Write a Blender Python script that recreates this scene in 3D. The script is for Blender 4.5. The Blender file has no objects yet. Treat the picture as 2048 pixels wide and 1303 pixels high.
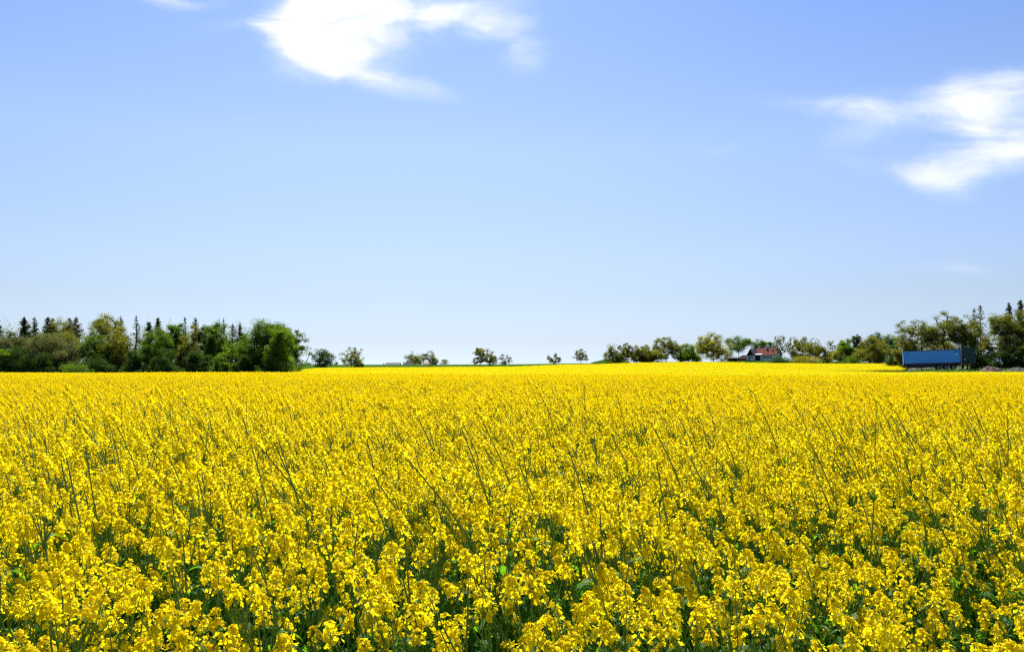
import bpy, math, random
import numpy as np
from mathutils import Vector

# ------------------------------------------------------------------ camera, sky, sun, exposure
S = bpy.context.scene
COL = S.collection
R = math.radians
F = 1607.0            # focal length in photograph pixels (2048 wide)
HORIZON = 728.0
EYE = 2.0
P = math.atan((HORIZON - 651.5) / F)
cam_data = bpy.data.cameras.new('camera')
cam = bpy.data.objects.new('camera', cam_data)
COL.objects.link(cam)
cam.location = (0, 0, EYE)
cam.rotation_euler = (R(90) + P, 0, 0)
cam_data.sensor_width = 36.0
cam_data.lens = 36.0 * F / 2048.0
cam_data.clip_start = 0.05
cam_data.clip_end = 9000
S.camera = cam

SUN_EL, SUN_AZ = 50.0, -7.0      # degrees; azimuth from the viewing direction, negative = to the left
sl = bpy.data.lights.new('sun', 'SUN')
sl.energy = 5.0
sl.angle = R(0.53)
sl.color = (1.0, 0.95, 0.87)
sun = bpy.data.objects.new('sun', sl)
COL.objects.link(sun)
sd = Vector((math.sin(R(SUN_AZ)) * math.cos(R(SUN_EL)), math.cos(R(SUN_AZ)) * math.cos(R(SUN_EL)), math.sin(R(SUN_EL))))
sun.rotation_euler = sd.to_track_quat('Z', 'Y').to_euler()
sun.location = (0, 0, 60)

S.view_settings.view_transform = 'Standard'
S.view_settings.look = 'None'
S.view_settings.gamma = 1.0
S.view_settings.use_curve_mapping = False
S.view_settings.exposure = 1.0
S.render.engine = 'CYCLES'
S.cycles.max_bounces = 8
S.cycles.diffuse_bounces = 4
S.cycles.glossy_bounces = 2
S.cycles.transmission_bounces = 5
S.cycles.transparent_max_bounces = 8
S.cycles.filter_width = 1.3
S.cycles.sample_clamp_indirect = 3.0
S.cycles.use_denoising = False

def pix(u, v, D):
    """world point at depth D (metres along +Y) seen at photograph pixel (u, v)"""
    xc, yc = (u - 1024.0) / F, -(v - 651.5) / F
    k = math.cos(P) - yc * math.sin(P)
    return np.array((D * xc / k, D, EYE + D * (math.sin(P) + yc * math.cos(P)) / k))

def sky_uw(u, v):
    p = pix(u, v, 1.0)
    return p[0], p[2] - EYE

world = bpy.data.worlds.new('World')
S.world = world
world.use_nodes = True
NT = world.node_tree
NT.nodes.clear()

def nd(nt, typ, **kw):
    n = nt.nodes.new(typ)
    for k, v in kw.items():
        setattr(n, k, v)
    return n

def lk(nt, a, b):
    nt.links.new(a, b)

def mth(nt, op, a, b=None, clamp=False):
    n = nd(nt, 'ShaderNodeMath', operation=op, use_clamp=clamp)
    for i, s in enumerate((a, b)):
        if s is None:
            continue
        if isinstance(s, (int, float)):
            n.inputs[i].default_value = s
        else:
            lk(nt, s, n.inputs[i])
    return n.outputs[0]

def build_world():
    nt = NT
    out = nd(nt, 'ShaderNodeOutputWorld')
    bg = nd(nt, 'ShaderNodeBackground')
    bg.inputs['Strength'].default_value = 0.07
    sky = nd(nt, 'ShaderNodeTexSky', sky_type='NISHITA', sun_disc=False)
    sky.sun_elevation = R(SUN_EL)
    sky.sun_rotation = R(SUN_AZ)
    sky.altitude = 20
    sky.air_density = 1.0
    sky.dust_density = 0.6
    sky.ozone_density = 3.0
    tc = nd(nt, 'ShaderNodeTexCoord')
    sep = nd(nt, 'ShaderNodeSeparateXYZ')
    lk(nt, tc.outputs['Generated'], sep.inputs[0])
    # clearer blue air than the model gives: strength by height above the horizon
    tint = nd(nt, 'ShaderNodeValToRGB')
    el = tint.color_ramp.elements
    el[0].position, el[0].color = SKY_TINT[0][0], (*SKY_TINT[0][1], 1)
    el[1].position, el[1].color = SKY_TINT[-1][0], (*SKY_TINT[-1][1], 1)
    for p_, c_ in SKY_TINT[1:-1]:
        e = el.new(p_); e.color = (*c_, 1)
    lk(nt, sep.outputs[2], tint.inputs[0])
    mul = nd(nt, 'ShaderNodeMix', data_type='RGBA', blend_type='MULTIPLY')
    mul.inputs[0].default_value = 1.0
    lk(nt, sky.outputs[0], mul.inputs[6]); lk(nt, tint.outputs[0], mul.inputs[7])
    # ---- clouds, laid out by compass direction and height
    yy = mth(nt, 'MAXIMUM', sep.outputs[1], 0.02)
    u = mth(nt, 'DIVIDE', sep.outputs[0], yy)
    w = mth(nt, 'DIVIDE', sep.outputs[2], yy)
    uw = nd(nt, 'ShaderNodeCombineXYZ')
    lk(nt, u, uw.inputs[0]); lk(nt, w, uw.inputs[1])
    def noise(scale, detail, rough, vec, dist=0.0):
        n = nd(nt, 'ShaderNodeTexNoise')
        n.inputs['Scale'].default_value = scale
        n.inputs['Detail'].default_value = detail
        n.inputs['Roughness'].default_value = rough
        n.inputs['Distortion'].default_value = dist
        lk(nt, vec, n.inputs['Vector'])
        return n
    def vmath(op, a, b):
        n = nd(nt, 'ShaderNodeVectorMath', operation=op)
        for i, s in enumerate((a, b)):
            if isinstance(s, tuple): n.inputs[i].default_value = s
            else: lk(nt, s, n.inputs[i])
        return n.outputs[0]
    w1 = noise(4.0, 3, 0.5, uw.outputs[0])
    w2 = noise(12.0, 5, 0.55, uw.outputs[0])
    d1 = vmath('MULTIPLY', vmath('SUBTRACT', w1.outputs['Color'], (.5, .5, .5)), (0.045, 0.022, 0))
    d2 = vmath('MULTIPLY', vmath('SUBTRACT', w2.outputs['Color'], (.5, .5, .5)), (0.075, 0.032, 0))
    wu = vmath('ADD', vmath('ADD', uw.outputs[0], d1), d2)
    total = None
    for (pu, pv, a, b, ang, dens) in CLOUDS:
        cu, cw = sky_uw(pu, pv)
        mp = nd(nt, 'ShaderNodeMapping', vector_type='TEXTURE')
        mp.inputs['Location'].default_value = (cu, cw, 0)
        mp.inputs['Rotation'].default_value = (0, 0, R(ang))
        mp.inputs['Scale'].default_value = (a / F, b / F, 1)
        lk(nt, wu, mp.inputs['Vector'])
        g = nd(nt, 'ShaderNodeTexGradient', gradient_type='SPHERICAL')
        lk(nt, mp.outputs[0], g.inputs[0])
        gg = mth(nt, 'MULTIPLY', g.outputs['Fac'], dens)
        total = gg if total is None else mth(nt, 'ADD', total, gg)
    st = vmath('MULTIPLY', wu, (0.8, 2.6, 1))
    fb = noise(8.0, 6, 0.55, st, 0.5)
    fr = nd(nt, 'ShaderNodeMapRange'); fr.inputs['From Min'].default_value = 0.3; fr.inputs['From Max'].default_value = 0.72
    lk(nt, fb.outputs['Fac'], fr.inputs['Value'])
    m = mth(nt, 'MULTIPLY', fr.outputs[0], 1.3)
    m = mth(nt, 'ADD', m, 0.27)
    m = mth(nt, 'MULTIPLY', total, m)
    ss = nd(nt, 'ShaderNodeMapRange', interpolation_type='SMOOTHSTEP')
    ss.inputs['From Min'].default_value = -0.05
    ss.inputs['From Max'].default_value = 1.9
    ss.inputs['To Min'].default_value = -0.008
    lk(nt, m, ss.inputs['Value'])
    front = mth(nt, 'GREATER_THAN', sep.outputs[1], 0.05)
    fac = mth(nt, 'MULTIPLY', mth(nt, 'POWER', mth(nt, 'MAXIMUM', ss.outputs[0], 0.0), 1.2), front, True)
    mix = nd(nt, 'ShaderNodeMix', data_type='RGBA')
    lk(nt, fac, mix.inputs[0])
    lk(nt, mul.outputs[2], mix.inputs[6])
    mix.inputs[7].default_value = CLOUD_COL
    lk(nt, mix.outputs[2], bg.inputs[0])
    lk(nt, bg.outputs[0], out.inputs[0])

SKY_TINT = [(0.0, (.70, .98, 1.62)), (.012, (.62, .80, 1.26)), (.03, (.585, .68, 1.0)), (.08, (.67, .68, .80)), (.13, (.78, .76, .89)),
            (.257, (.89, .90, .97)), (.41, (.71, .84, 1.12)), (1.0, (.66, .80, 1.1))]
CLOUD_COL = (7.6, 7.8, 8.1, 1)
# photograph pixel of the middle, half length, half height (pixels), slope in degrees, density
CLOUDS = [
    (650, 20, 175, 140, 0, 2.3), (585, 85, 110, 95, -15, 1.0), (690, 100, 200, 85, -20, 1.25), (660, 145, 170, 50, -8, 0.6),
    (790, 168, 190, 34, -10, 0.95), (870, 25, 250, 90, 0, 1.25), (1050, 100, 70, 95, -42, 0.62), (960, 52, 160, 50, -8, 0.8),
    (330, -2, 160, 28, -6, 1.0), (560, 168, 190, 30, -8, 0.34), (490, 48, 120, 36, 0, 0.4),
    (1990, 190, 200, 80, 10, 1.1), (1850, 222, 240, 58, -6, 0.95), (1680, 218, 220, 34, -4, 0.75), (1720, 258, 120, 62, 35, 0.6),
    (1955, 262, 120, 90, -60, 0.8), (2030, 300, 230, 70, 12, 1.0), (1880, 345, 150, 62, -16, 1.1), (1790, 338, 120, 28, -6, 0.5),
    (2100, 235, 150, 150, 0, 0.7),
    (1440, 303, 80, 24, 0, 0.4), (1930, 533, 190, 26, -2, 0.5),
    (500, 235, 200, 24, 0, 0.2), (260, 60, 420, 60, -6, 0.15), (1300, 160, 420, 60, -8, 0.15), (1700, 330, 300, 90, 5, 0.2),
]
build_world()

# ------------------------------------------------------------------ mesh helpers
class Geo:
    """collects quads (and odd polygons) as arrays; build() links them as ONE mesh object"""
    def __init__(self):
        self.V, self.Q, self.M, self.n, self.P = [], [], [], 0, []
    def add(self, v, q, m=0):
        v = np.asarray(v, float).reshape(-1, 3); q = np.asarray(q, int).reshape(-1, 4)
        self.V.append(v); self.Q.append(q + self.n); self.M.append(np.full(len(q), m)); self.n += len(v)
    def poly(self, pts, m=0):
        v = np.asarray(pts, float); self.V.append(v)
        self.P.append((list(range(self.n, self.n + len(v))), m)); self.n += len(v)
    def merge(self, o, T=None, moff=0):
        for v in o.V:
            self.V.append(v if T is None else T(v))
        for q, m in zip(o.Q, o.M):
            self.Q.append(q + self.n); self.M.append(m + moff)
        for p, m in o.P:
            self.P.append(([i + self.n for i in p], m + moff))
        self.n += o.n
    def mesh(self, name, mats, smooth=False):
        me = bpy.data.meshes.new(name)
        V = np.concatenate(self.V) if self.V else np.zeros((0, 3))
        Q = np.concatenate(self.Q) if self.Q else np.zeros((0, 4), int)
        M = np.concatenate(self.M) if self.M else np.zeros(0, int)
        loops = list(Q.ravel()) if self.P else Q.ravel()
        starts = np.arange(len(Q)) * 4
        mi = M
        if self.P:
            st = len(loops); starts = list(starts); mi = list(M)
            for p, m in self.P:
                starts.append(st); loops.extend(p); st += len(p); mi.append(m)
        loops = np.asarray(loops, dtype=np.int32)
        me.vertices.add(len(V)); me.vertices.foreach_set('co', V.astype(np.float32).ravel())
        me.loops.add(len(loops)); me.loops.foreach_set('vertex_index', loops)
        me.polygons.add(len(starts)); me.polygons.foreach_set('loop_start', np.asarray(starts, dtype=np.int32))
        for m in (mats if isinstance(mats, (list, tuple)) else [mats]):
            me.materials.append(m)
        me.polygons.foreach_set('material_index', np.asarray(mi, dtype=np.int32))
        me.polygons.foreach_set('use_smooth', np.full(len(starts), smooth))
        me.update(calc_edges=True)
        return me
    def build(self, name, mats, parent=None, smooth=False):
        o = bpy.data.objects.new(name, self.mesh(name, mats, smooth))
        COL.objects.link(o)
        if parent is not None:
            o.parent = parent
        return o

def tag(o, label=None, cat=None, group=None, kind=None):
    if label: o['label'] = label
    if cat: o['category'] = cat
    if group: o['group'] = group
    if kind: o['kind'] = kind
    return o

def empty(name, loc, rz=0.0, label=None, cat=None, group=None):
    o = bpy.data.objects.new(name, None)
    o.empty_display_size = 0.2
    COL.objects.link(o)
    o.location = tuple(loc); o.rotation_euler = (0, 0, rz)
    return tag(o, label, cat, group)

def unit(v):
    v = np.asarray(v, float)
    return v / np.maximum(np.linalg.norm(v, axis=-1, keepdims=True), 1e-9)

def tube(g, pts, radii, sides=5, m=0):
    pts = np.asarray(pts, float); n = len(pts)
    radii = np.broadcast_to(np.asarray(radii, float), (n,))
    t = np.gradient(pts, axis=0); t = unit(t)
    ref = np.array((0, 0, 1.0)) if abs(t[0][2]) < 0.8 else np.array((1.0, 0, 0))
    a = unit(np.cross(t, ref)); b = np.cross(t, a)
    th = np.arange(sides) * 2 * math.pi / sides
    ring = pts[:, None, :] + radii[:, None, None] * (np.cos(th)[None, :, None] * a[:, None, :] + np.sin(th)[None, :, None] * b[:, None, :])
    i = np.arange(n - 1)[:, None] * sides; j = np.arange(sides)[None, :]; j2 = (j + 1) % sides
    q = np.stack([i + j, i + j2, i + sides + j2, i + sides + j], -1).reshape(-1, 4)
    g.add(ring.reshape(-1, 3), q, m)

def box(g, lo, hi, m=0):
    x0, y0, z0 = lo; x1, y1, z1 = hi
    v = [(x0, y0, z0), (x1, y0, z0), (x1, y1, z0), (x0, y1, z0), (x0, y0, z1), (x1, y0, z1), (x1, y1, z1), (x0, y1, z1)]
    g.add(v, [(0, 3, 2, 1), (4, 5, 6, 7), (0, 1, 5, 4), (1, 2, 6, 5), (2, 3, 7, 6), (3, 0, 4, 7)], m)

def leaf_cards(g, c, size, rng, m=0, aspect=0.55, flat=0.0):
    """one small pointed leaf-clump face at each centre, turned at random"""
    c = np.asarray(c, float); n = len(c)
    a = rng.normal(size=(n, 3)); a[:, 2] *= (1 - flat); a = unit(a)
    b = rng.normal(size=(n, 3)); b = unit(np.cross(a, b))
    s = (np.asarray(size) * rng.uniform(0.6, 1.35, n))[:, None]
    bow = np.cross(a, b) * s * 0.25
    v = np.stack([c - a * s, c + b * s * aspect + bow, c + a * s, c - b * s * aspect + bow], 1).reshape(-1, 3)
    g.add(v, np.arange(4 * n).reshape(-1, 4), m)

# ------------------------------------------------------------------ materials
def principled(name, col, rough=0.7, spec=0.3, col2=None, scale=3.0, detail=4.0, metal=0.0, bump=0.0, bscale=20.0, stretch=None):
    m = bpy.data.materials.new(name); m.use_nodes = True
    nt = m.node_tree; b = nt.nodes['Principled BSDF']
    b.inputs['Base Color'].default_value = (*col, 1)
    b.inputs['Roughness'].default_value = rough
    b.inputs['Specular IOR Level'].default_value = spec
    b.inputs['Metallic'].default_value = metal
    tc = nd(nt, 'ShaderNodeTexCoord')
    vec = tc.outputs['Object']
    if stretch:
        mp = nd(nt, 'ShaderNodeMapping'); mp.inputs['Scale'].default_value = stretch
        lk(nt, vec, mp.inputs[0]); vec = mp.outputs[0]
    if col2:
        n = nd(nt, 'ShaderNodeTexNoise'); n.inputs['Scale'].default_value = scale; n.inputs['Detail'].default_value = detail
        lk(nt, vec, n.inputs['Vector'])
        r = nd(nt, 'ShaderNodeValToRGB')
        r.color_ramp.elements[0].position = 0.35; r.color_ramp.elements[0].color = (*col, 1)
        r.color_ramp.elements[1].position = 0.68; r.color_ramp.elements[1].color = (*col2, 1)
        lk(nt, n.outputs['Fac'], r.inputs[0]); lk(nt, r.outputs[0], b.inputs['Base Color'])
    if bump:
        n = nd(nt, 'ShaderNodeTexNoise'); n.inputs['Scale'].default_value = bscale; n.inputs['Detail'].default_value = 5
        lk(nt, vec, n.inputs['Vector'])
        bp = nd(nt, 'ShaderNodeBump'); bp.inputs['Strength'].default_value = bump
        lk(nt, n.outputs['Fac'], bp.inputs['Height']); lk(nt, bp.outputs[0], b.inputs['Normal'])
    return m

def thin(name, col, col2, tcol, trans=0.45, rough=0.5, spec=0.3, scale=0.8):
    """leaf or petal: reflecting on one side, letting light through from the other"""
    m = bpy.data.materials.new(name); m.use_nodes = True
    nt = m.node_tree; b = nt.nodes['Principled BSDF']; out = nt.nodes['Material Output']
    b.inputs['Roughness'].default_value = rough
    b.inputs['Specular IOR Level'].default_value = spec
    geo = nd(nt, 'ShaderNodeNewGeometry')
    n = nd(nt, 'ShaderNodeTexNoise'); n.inputs['Scale'].default_value = scale; n.inputs['Detail'].default_value = 3
    lk(nt, geo.outputs['Position'], n.inputs['Vector'])
    mr = nd(nt, 'ShaderNodeMapRange'); mr.inputs['From Min'].default_value = 0.32; mr.inputs['From Max'].default_value = 0.68
    lk(nt, n.outputs['Fac'], mr.inputs['Value'])
    # every separate leaf or petal a little different
    wn = mth(nt, 'MULTIPLY', geo.outputs['Random Per Island'], 0.6)
    fac = mth(nt, 'ADD', mth(nt, 'MULTIPLY', mr.outputs[0], 0.6), wn)
    fac = mth(nt, 'SUBTRACT', fac, 0.1, True)
    mx = nd(nt, 'ShaderNodeMix', data_type='RGBA')
    mx.inputs[6].default_value = (*col, 1); mx.inputs[7].default_value = (*col2, 1)
    lk(nt, fac, mx.inputs[0])
    lk(nt, mx.outputs[2], b.inputs['Base Color'])
    tr = nd(nt, 'ShaderNodeBsdfTranslucent'); tr.inputs['Color'].default_value = (*tcol, 1)
    ms = nd(nt, 'ShaderNodeMixShader'); ms.inputs[0].default_value = trans
    lk(nt, b.outputs[0], ms.inputs[1]); lk(nt, tr.outputs[0], ms.inputs[2]); lk(nt, ms.outputs[0], out.inputs[0])
    return m

M = {}
M['petal'] = thin('petal_yellow', (0.86, 0.705, 0.012), (0.84, 0.645, 0.006), (0.94, 0.795, 0.006), 0.58, 0.7, 0.04, 6.0)
M['bud'] = thin('bud_green', (0.35, 0.36, 0.03), (0.50, 0.42, 0.03), (0.4, 0.4, 0.02), 0.25, 0.5, 0.3, 9.0)
M['stem'] = principled('stem_green', (0.11, 0.20, 0.025), 0.5, 0.2, (0.17, 0.27, 0.04), 8.0)
M['rleaf'] = thin('rape_leaf', (0.036, 0.115, 0.010), (0.062, 0.165, 0.014), (0.17, 0.42, 0.012), 0.48, 0.5, 0.08, 5.0)
M['soil'] = principled('soil', (0.035, 0.035, 0.016), 0.95, 0.1, (0.03, 0.05, 0.014), 0.8)
M['meadow'] = principled('meadow_green', (0.036, 0.078, 0.012), 1.0, 0.0, (0.052, 0.105, 0.015), 0.05, bump=0.3, bscale=2)
M['verge'] = principled('verge_earth', (0.045, 0.07, 0.02), 0.95, 0.1, (0.07, 0.075, 0.035), 0.3)
M['grass'] = thin('grass_blades', (0.045, 0.10, 0.02), (0.08, 0.14, 0.03), (0.12, 0.25, 0.02), 0.4, 0.5, 0.3, 0.5)
M['bark'] = principled('bark_brown', (0.05, 0.04, 0.03), 0.9, 0.1, (0.09, 0.075, 0.055), 2.0, stretch=(1, 1, .3))
M['birch'] = principled('bark_pale', (0.20, 0.18, 0.15), 0.85, 0.1, (0.10, 0.085, 0.07), 2.0)
LEAF = {
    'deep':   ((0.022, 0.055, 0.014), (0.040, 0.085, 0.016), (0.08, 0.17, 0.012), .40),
    'green':  ((0.042, 0.095, 0.014), (0.070, 0.130, 0.016), (0.17, 0.31, 0.012), .45),
    'bright': ((0.060, 0.125, 0.012), (0.095, 0.170, 0.015), (0.24, 0.40, 0.012), .48),
    'olive':  ((0.068, 0.080, 0.014), (0.105, 0.110, 0.018), (0.24, 0.25, 0.015), .45),
    'bronze': ((0.054, 0.070, 0.016), (0.088, 0.098, 0.020), (0.20, 0.225, 0.018), .45),
    'gold':   ((0.100, 0.108, 0.014), (0.140, 0.140, 0.016), (0.32, 0.31, 0.015), .48),
    'grey':   ((0.062, 0.074, 0.030), (0.095, 0.100, 0.042), (0.17, 0.19, 0.04), .42),
    'needle': ((0.028, 0.052, 0.018), (0.050, 0.070, 0.020), (0.09, 0.13, 0.015), .32),
    'larch':  ((0.055, 0.066, 0.018), (0.085, 0.086, 0.025), (0.14, 0.16, 0.02), .35),
}
for k, (a, b_, c, t) in LEAF.items():
    fq = .9 if k in ('deep', 'green', 'bright', 'needle') else 1.2
    a, b_, c = (tuple(q * fq for q in w_) for w_ in (a, b_, c))
    M['leaf_' + k] = thin('foliage_' + k, a, b_, c, t, 0.6, 0.1, 0.25)

# ------------------------------------------------------------------ the lie of the land
GD = [0, 60, 100, 128, 150, 175, 220, 270, 300, 340, 380, 460, 540, 800, 4000]
GT = {   # photograph column -> ground height at each distance of GD
    -900: [0, -.12, -.4, -.75, -1.02, -.95, -.8, -.5, -.3, .2, 0.7, 1.5, 0.3, 0.3, 0.5],
    400:  [0, 0, -.4, -.75, -1.02, -.95, -.8, -.55, -.3, .2, 0.7, 1.5, 0, 0, .5],
    640:  [0, 0, -.35, -.6, -.75, -.75, -.6, -.3, 0, .5, 0.95, 1.6, -.5, -.5, .5],
    850:  [0, 0, -.3, -.45, -.5, -.5, -.4, -.2, .15, .6, 1.15, 1.75, -.5, -.5, .5],
    1020: [0, -.12, -.2, -.3, -.35, -.35, -.25, 0, .3, .8, 1.3, 2.0, 0, 0, .5],
    1160: [0, -.12, -.1, -.1, -.05, .1, .35, .7, 1.1, 1.6, 2.1, 2.5, 0, 0, .5],
    1340: [0, -.12, -.1, 0, .1, .3, .8, 1.4, 1.65, 1.8, 1.9, 1.9, .5, .5, .5],
    1500: [0, -.12, -.1, -.05, .05, .3, .7, 1.1, 2.3, 3.7, 3.9, 3.9, 2.0, 1, .5],
    1640: [0, -.12, -.2, -.4, -.2, .1, .5, 1.0, 2.0, 3.2, 3.6, 3.6, 2.0, 1, .5],
    1770: [0, -.12, -.3, -.62, -.15, .1, .45, .95, 1.5, 2.1, 2.5, 2.8, 2.0, 1, .5],
    1860: [0, -.12, -.3, -.62, .6, .85, 1.0, 1.2, 1.6, 1.9, 2.2, 2.4, 2.0, 1, .5],
    2048: [0, -.12, -.3, -.62, .7, .9, 1.1, 1.3, 1.6, 1.9, 2.2, 2.4, 2.0, 1, .5],
    3200: [0, -.12, -.2, -.4, .4, .7, .9, 1.1, 1.4, 1.6, 1.9, 2.1, 2.0, 1, .5],
}
GC = np.array(sorted(GT)); GZ = np.array([GT[c] for c in sorted(GT)])
def ground_z(x, y):
    x = np.asarray(x, float); y = np.asarray(y, float)
    d = np.where(y > 1, y, np.hypot(x, y) * 0 + 1)
    c = np.clip(1024 + F * x / np.maximum(d, 1), GC[0], GC[-1])
    i = np.clip(np.searchsorted(GC, c) - 1, 0, len(GC) - 2)
    tc_ = (c - GC[i]) / (GC[i + 1] - GC[i]); tc_ = tc_ * tc_ * (3 - 2 * tc_)
    gd = np.array(GD, float)
    j = np.clip(np.searchsorted(gd, d) - 1, 0, len(gd) - 2)
    td = np.clip((d - gd[j]) / (gd[j + 1] - gd[j]), 0, 1); td = td * td * (3 - 2 * td)
    z = (GZ[i, j] * (1 - tc_) + GZ[i + 1, j] * tc_) * (1 - td) + (GZ[i, j + 1] * (1 - tc_) + GZ[i + 1, j + 1] * tc_) * td
    return z

def gz(x, y):
    return float(ground_z(np.array([x]), np.array([y]))[0])

def sheet(name, us, ds, dz, mat, mask=None, kind='structure'):
    """a sheet of land over photograph columns us and distances ds, lying dz above the ground"""
    us = np.asarray(us, float); ds = np.asarray(ds, float)
    U, D = np.meshgrid(us, ds)
    X = (U - 1024) / F * D
    Z = ground_z(X, D) + dz
    V = np.stack([X, D, Z], -1).reshape(-1, 3)
    nu = len(us); i = np.arange(len(ds) - 1)[:, None] * nu; j = np.arange(nu - 1)[None, :]
    q = np.stack([i + j, i + j + 1, i + nu + j + 1, i + nu + j], -1).reshape(-1, 4)
    if mask is not None:
        c = V[q].mean(1)
        q = q[mask(1024 + F * c[:, 0] / c[:, 1], c[:, 1])]
    g = Geo(); g.add(V, q)
    return tag(g.build(name, mat, smooth=True), kind=kind)

def build_ground():
    # front half follows the land, the rest runs flat behind the viewer; one sheet to the horizon
    us = np.concatenate([[-9000, -5000, -2600, -1500], np.arange(-900, 3250, 50), [3200, 4200, 6500, 10500]])
    us = np.unique(us)
    ds = np.unique(np.concatenate([[1, 3, 10, 30], np.arange(60, 480, 8), [480, 560, 680, 800, 1200, 2000, 4000]]))
    U, D = np.meshgrid(us, ds)
    X = (U - 1024) / F * D
    V = np.stack([X, D, ground_z(X, D)], -1)
    nu = len(us)
    back = np.stack([X[0] * 900, np.full(nu, -1500.0), np.zeros(nu)], -1)[None]
    V = np.concatenate([back, V]).reshape(-1, 3)
    i = np.arange(len(ds))[:, None] * nu; j = np.arange(nu - 1)[None, :]
    q = np.stack([i + j, i + j + 1, i + nu + j + 1, i + nu + j], -1).reshape(-1, 4)
    g = Geo(); g.add(V, q)
    tag(g.build('ground', M['soil'], smooth=True), kind='structure')

def edge_far(u):
    """far edge of the rapeseed by photograph column"""
    return np.interp(u, [-1200, 560, 585, 600, 640, 1000, 1150, 1340, 1480, 1560, 1650, 1797, 1798, 2600],
                     [146, 146, 148, 200, 262, 268, 275, 292, 285, 272, 272, 268, 126, 126])
def gap(u, d):
    """the grassy track and yard that cut into the crop on the right"""
    lo = np.interp(u, [1600, 1660, 1740, 1810, 3000], [135, 132, 128, 126.5, 126])
    hi = np.interp(u, [1600, 1660, 1740, 1785, 1797, 1798, 3000], [135.0, 139, 146, 150, 150, 400, 400])
    return (d > lo) & (d < hi) & (u > 1600)
def in_crop(x, y):
    u = 1024 + F * x / y
    return (y < edge_far(u)) & ~gap(u, y)

build_ground()
sheet('meadow', np.arange(500, 3200, 40), np.concatenate([np.arange(240, 480, 10), [520, 620, 800, 1500, 3000]]), 0.05, M['meadow'],
      lambda u, d: d > edge_far(u) + 1)
sheet('wood_floor', np.arange(-900, 640, 40), np.arange(140, 260, 8), 0.04, M['verge'], lambda u, d: d > edge_far(u) + 1)
sheet('track', np.arange(1590, 3200, 15), np.arange(120, 240, 2.5), 0.06, M['verge'], lambda u, d: gap(u, d))

# ------------------------------------------------------------------ rapeseed
def flowers(g, c, nrm, rng, size, lod):
    """four-petalled flowers (lod 0) or simpler ones for far plants, at centres c facing nrm"""
    n = len(c)
    if n == 0: return
    nrm = unit(nrm)
    a = unit(np.cross(nrm, unit(rng.normal(size=(n, 3))))); b = np.cross(nrm, a)
    if lod == 0:
        for k in range(4):
            th = k * math.pi / 2 + rng.normal(0, 0.15, n)
            r = np.cos(th)[:, None] * a + np.sin(th)[:, None] * b
            t = np.cross(nrm, r)
            L = size * rng.uniform(0.85, 1.15, n)[:, None]
            cup = rng.uniform(-0.05, 0.75, n)[:, None]
            r2 = unit(r + nrm * cup); up = np.cross(r2, t) * -1
            w = L * 0.47
            v = np.stack([c - t * w * .22, c + t * w * .22,
                          c + r2 * L * .6 + t * w + up * L * .08, c + r2 * L * .6 - t * w + up * L * .08,
                          c + r2 * L * 1.02 + t * w * .62 - nrm * L * .14, c + r2 * L * 1.02 - t * w * .62 - nrm * L * .14], 1).reshape(-1, 3)
            i = np.arange(n)[:, None] * 6
            q = np.concatenate([i + np.array([[0, 1, 2, 3]]), i + np.array([[3, 2, 4, 5]])])
            g.add(v, q, 1)
    else:
        for k in range(2):
            tilt = unit(nrm + rng.normal(0, 0.7, (n, 3)))
            aa = unit(np.cross(tilt, unit(rng.normal(size=(n, 3))))); bb = np.cross(tilt, aa)
            s = size * rng.uniform(0.7, 1.1, n)[:, None]
            v = np.stack([c + aa * s, c + bb * s * .8, c - aa * s, c - bb * s * .8], 1).reshape(-1, 3)
            g.add(v, np.arange(4 * n).reshape(-1, 4), 1)
            if lod == 2: break

def raceme(g, base, d, L, nf, rng, lod=0, spread=1.0):
    """one flower head: an axis with open flowers round it and buds on top"""
    d = unit(d); s = np.linspace(0, 1, 5)[:, None]
    bend = np.array((-0.15, 0, -0.1)) * L
    axis = lambda t: base + d * L * t + bend * t * t
    if lod == 0:
        tube(g, axis(s), np.linspace(0.0017, 0.0009, 5), 4, 0)
    if lod == 2:
        c = np.array([axis(t) for t in rng.uniform(0, 1, nf)]) + rng.normal(0, 0.014 * spread, (nf, 3))
        flowers(g, c, rng.normal(size=(nf, 3)) + (0, 0, .1), rng, 0.0135 * spread, 2)
        return
    t = np.sort(rng.uniform(0.0, 0.92, nf)) ** 0.85
    th = np.arange(nf) * 2.4 + rng.normal(0, .4, nf)
    e = np.array((1.0, 0, 0)); a = unit(np.cross(d, e)); b = np.cross(d, a)
    el = np.interp(t, [0, .5, 1], [R(2), R(25), R(65)]) + rng.normal(0, .22, nf)
    rad = np.cos(th)[:, None] * a + np.sin(th)[:, None] * b
    ped = rad * np.cos(el)[:, None] + d * np.sin(el)[:, None]
    pl = (np.interp(t, [0, .6, 1], [0.025, 0.020, 0.010]) * rng.uniform(.8, 1.2, nf) * spread)[:, None]
    at = base + d * L * t[:, None] + bend * (t * t)[:, None]
    c = at + ped * pl
    if lod == 0:
        side = unit(np.cross(ped, d)) * 0.0006
        v = np.stack([at - side, at + side, c + side, c - side], 1).reshape(-1, 3)
        g.add(v, np.arange(4 * nf).reshape(-1, 4), 0)
    flowers(g, c, ped + d * 0.35 + rng.normal(0, .25, (nf, 3)), rng, (0.0093 if lod == 0 else 0.0112), lod)
    if lod == 0:
        nb = 9
        cb = axis(1.0) + rng.normal(0, 0.0045, (nb, 3)) + d * 0.003
        for p in cb:
            q = p + d * rng.uniform(.004, .008) + rng.normal(0, .001, 3)
            tube(g, [p - d * .003, (p + q) / 2 - d * .001, q], [.0006, .0021, .0005], 4, 2)

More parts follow.
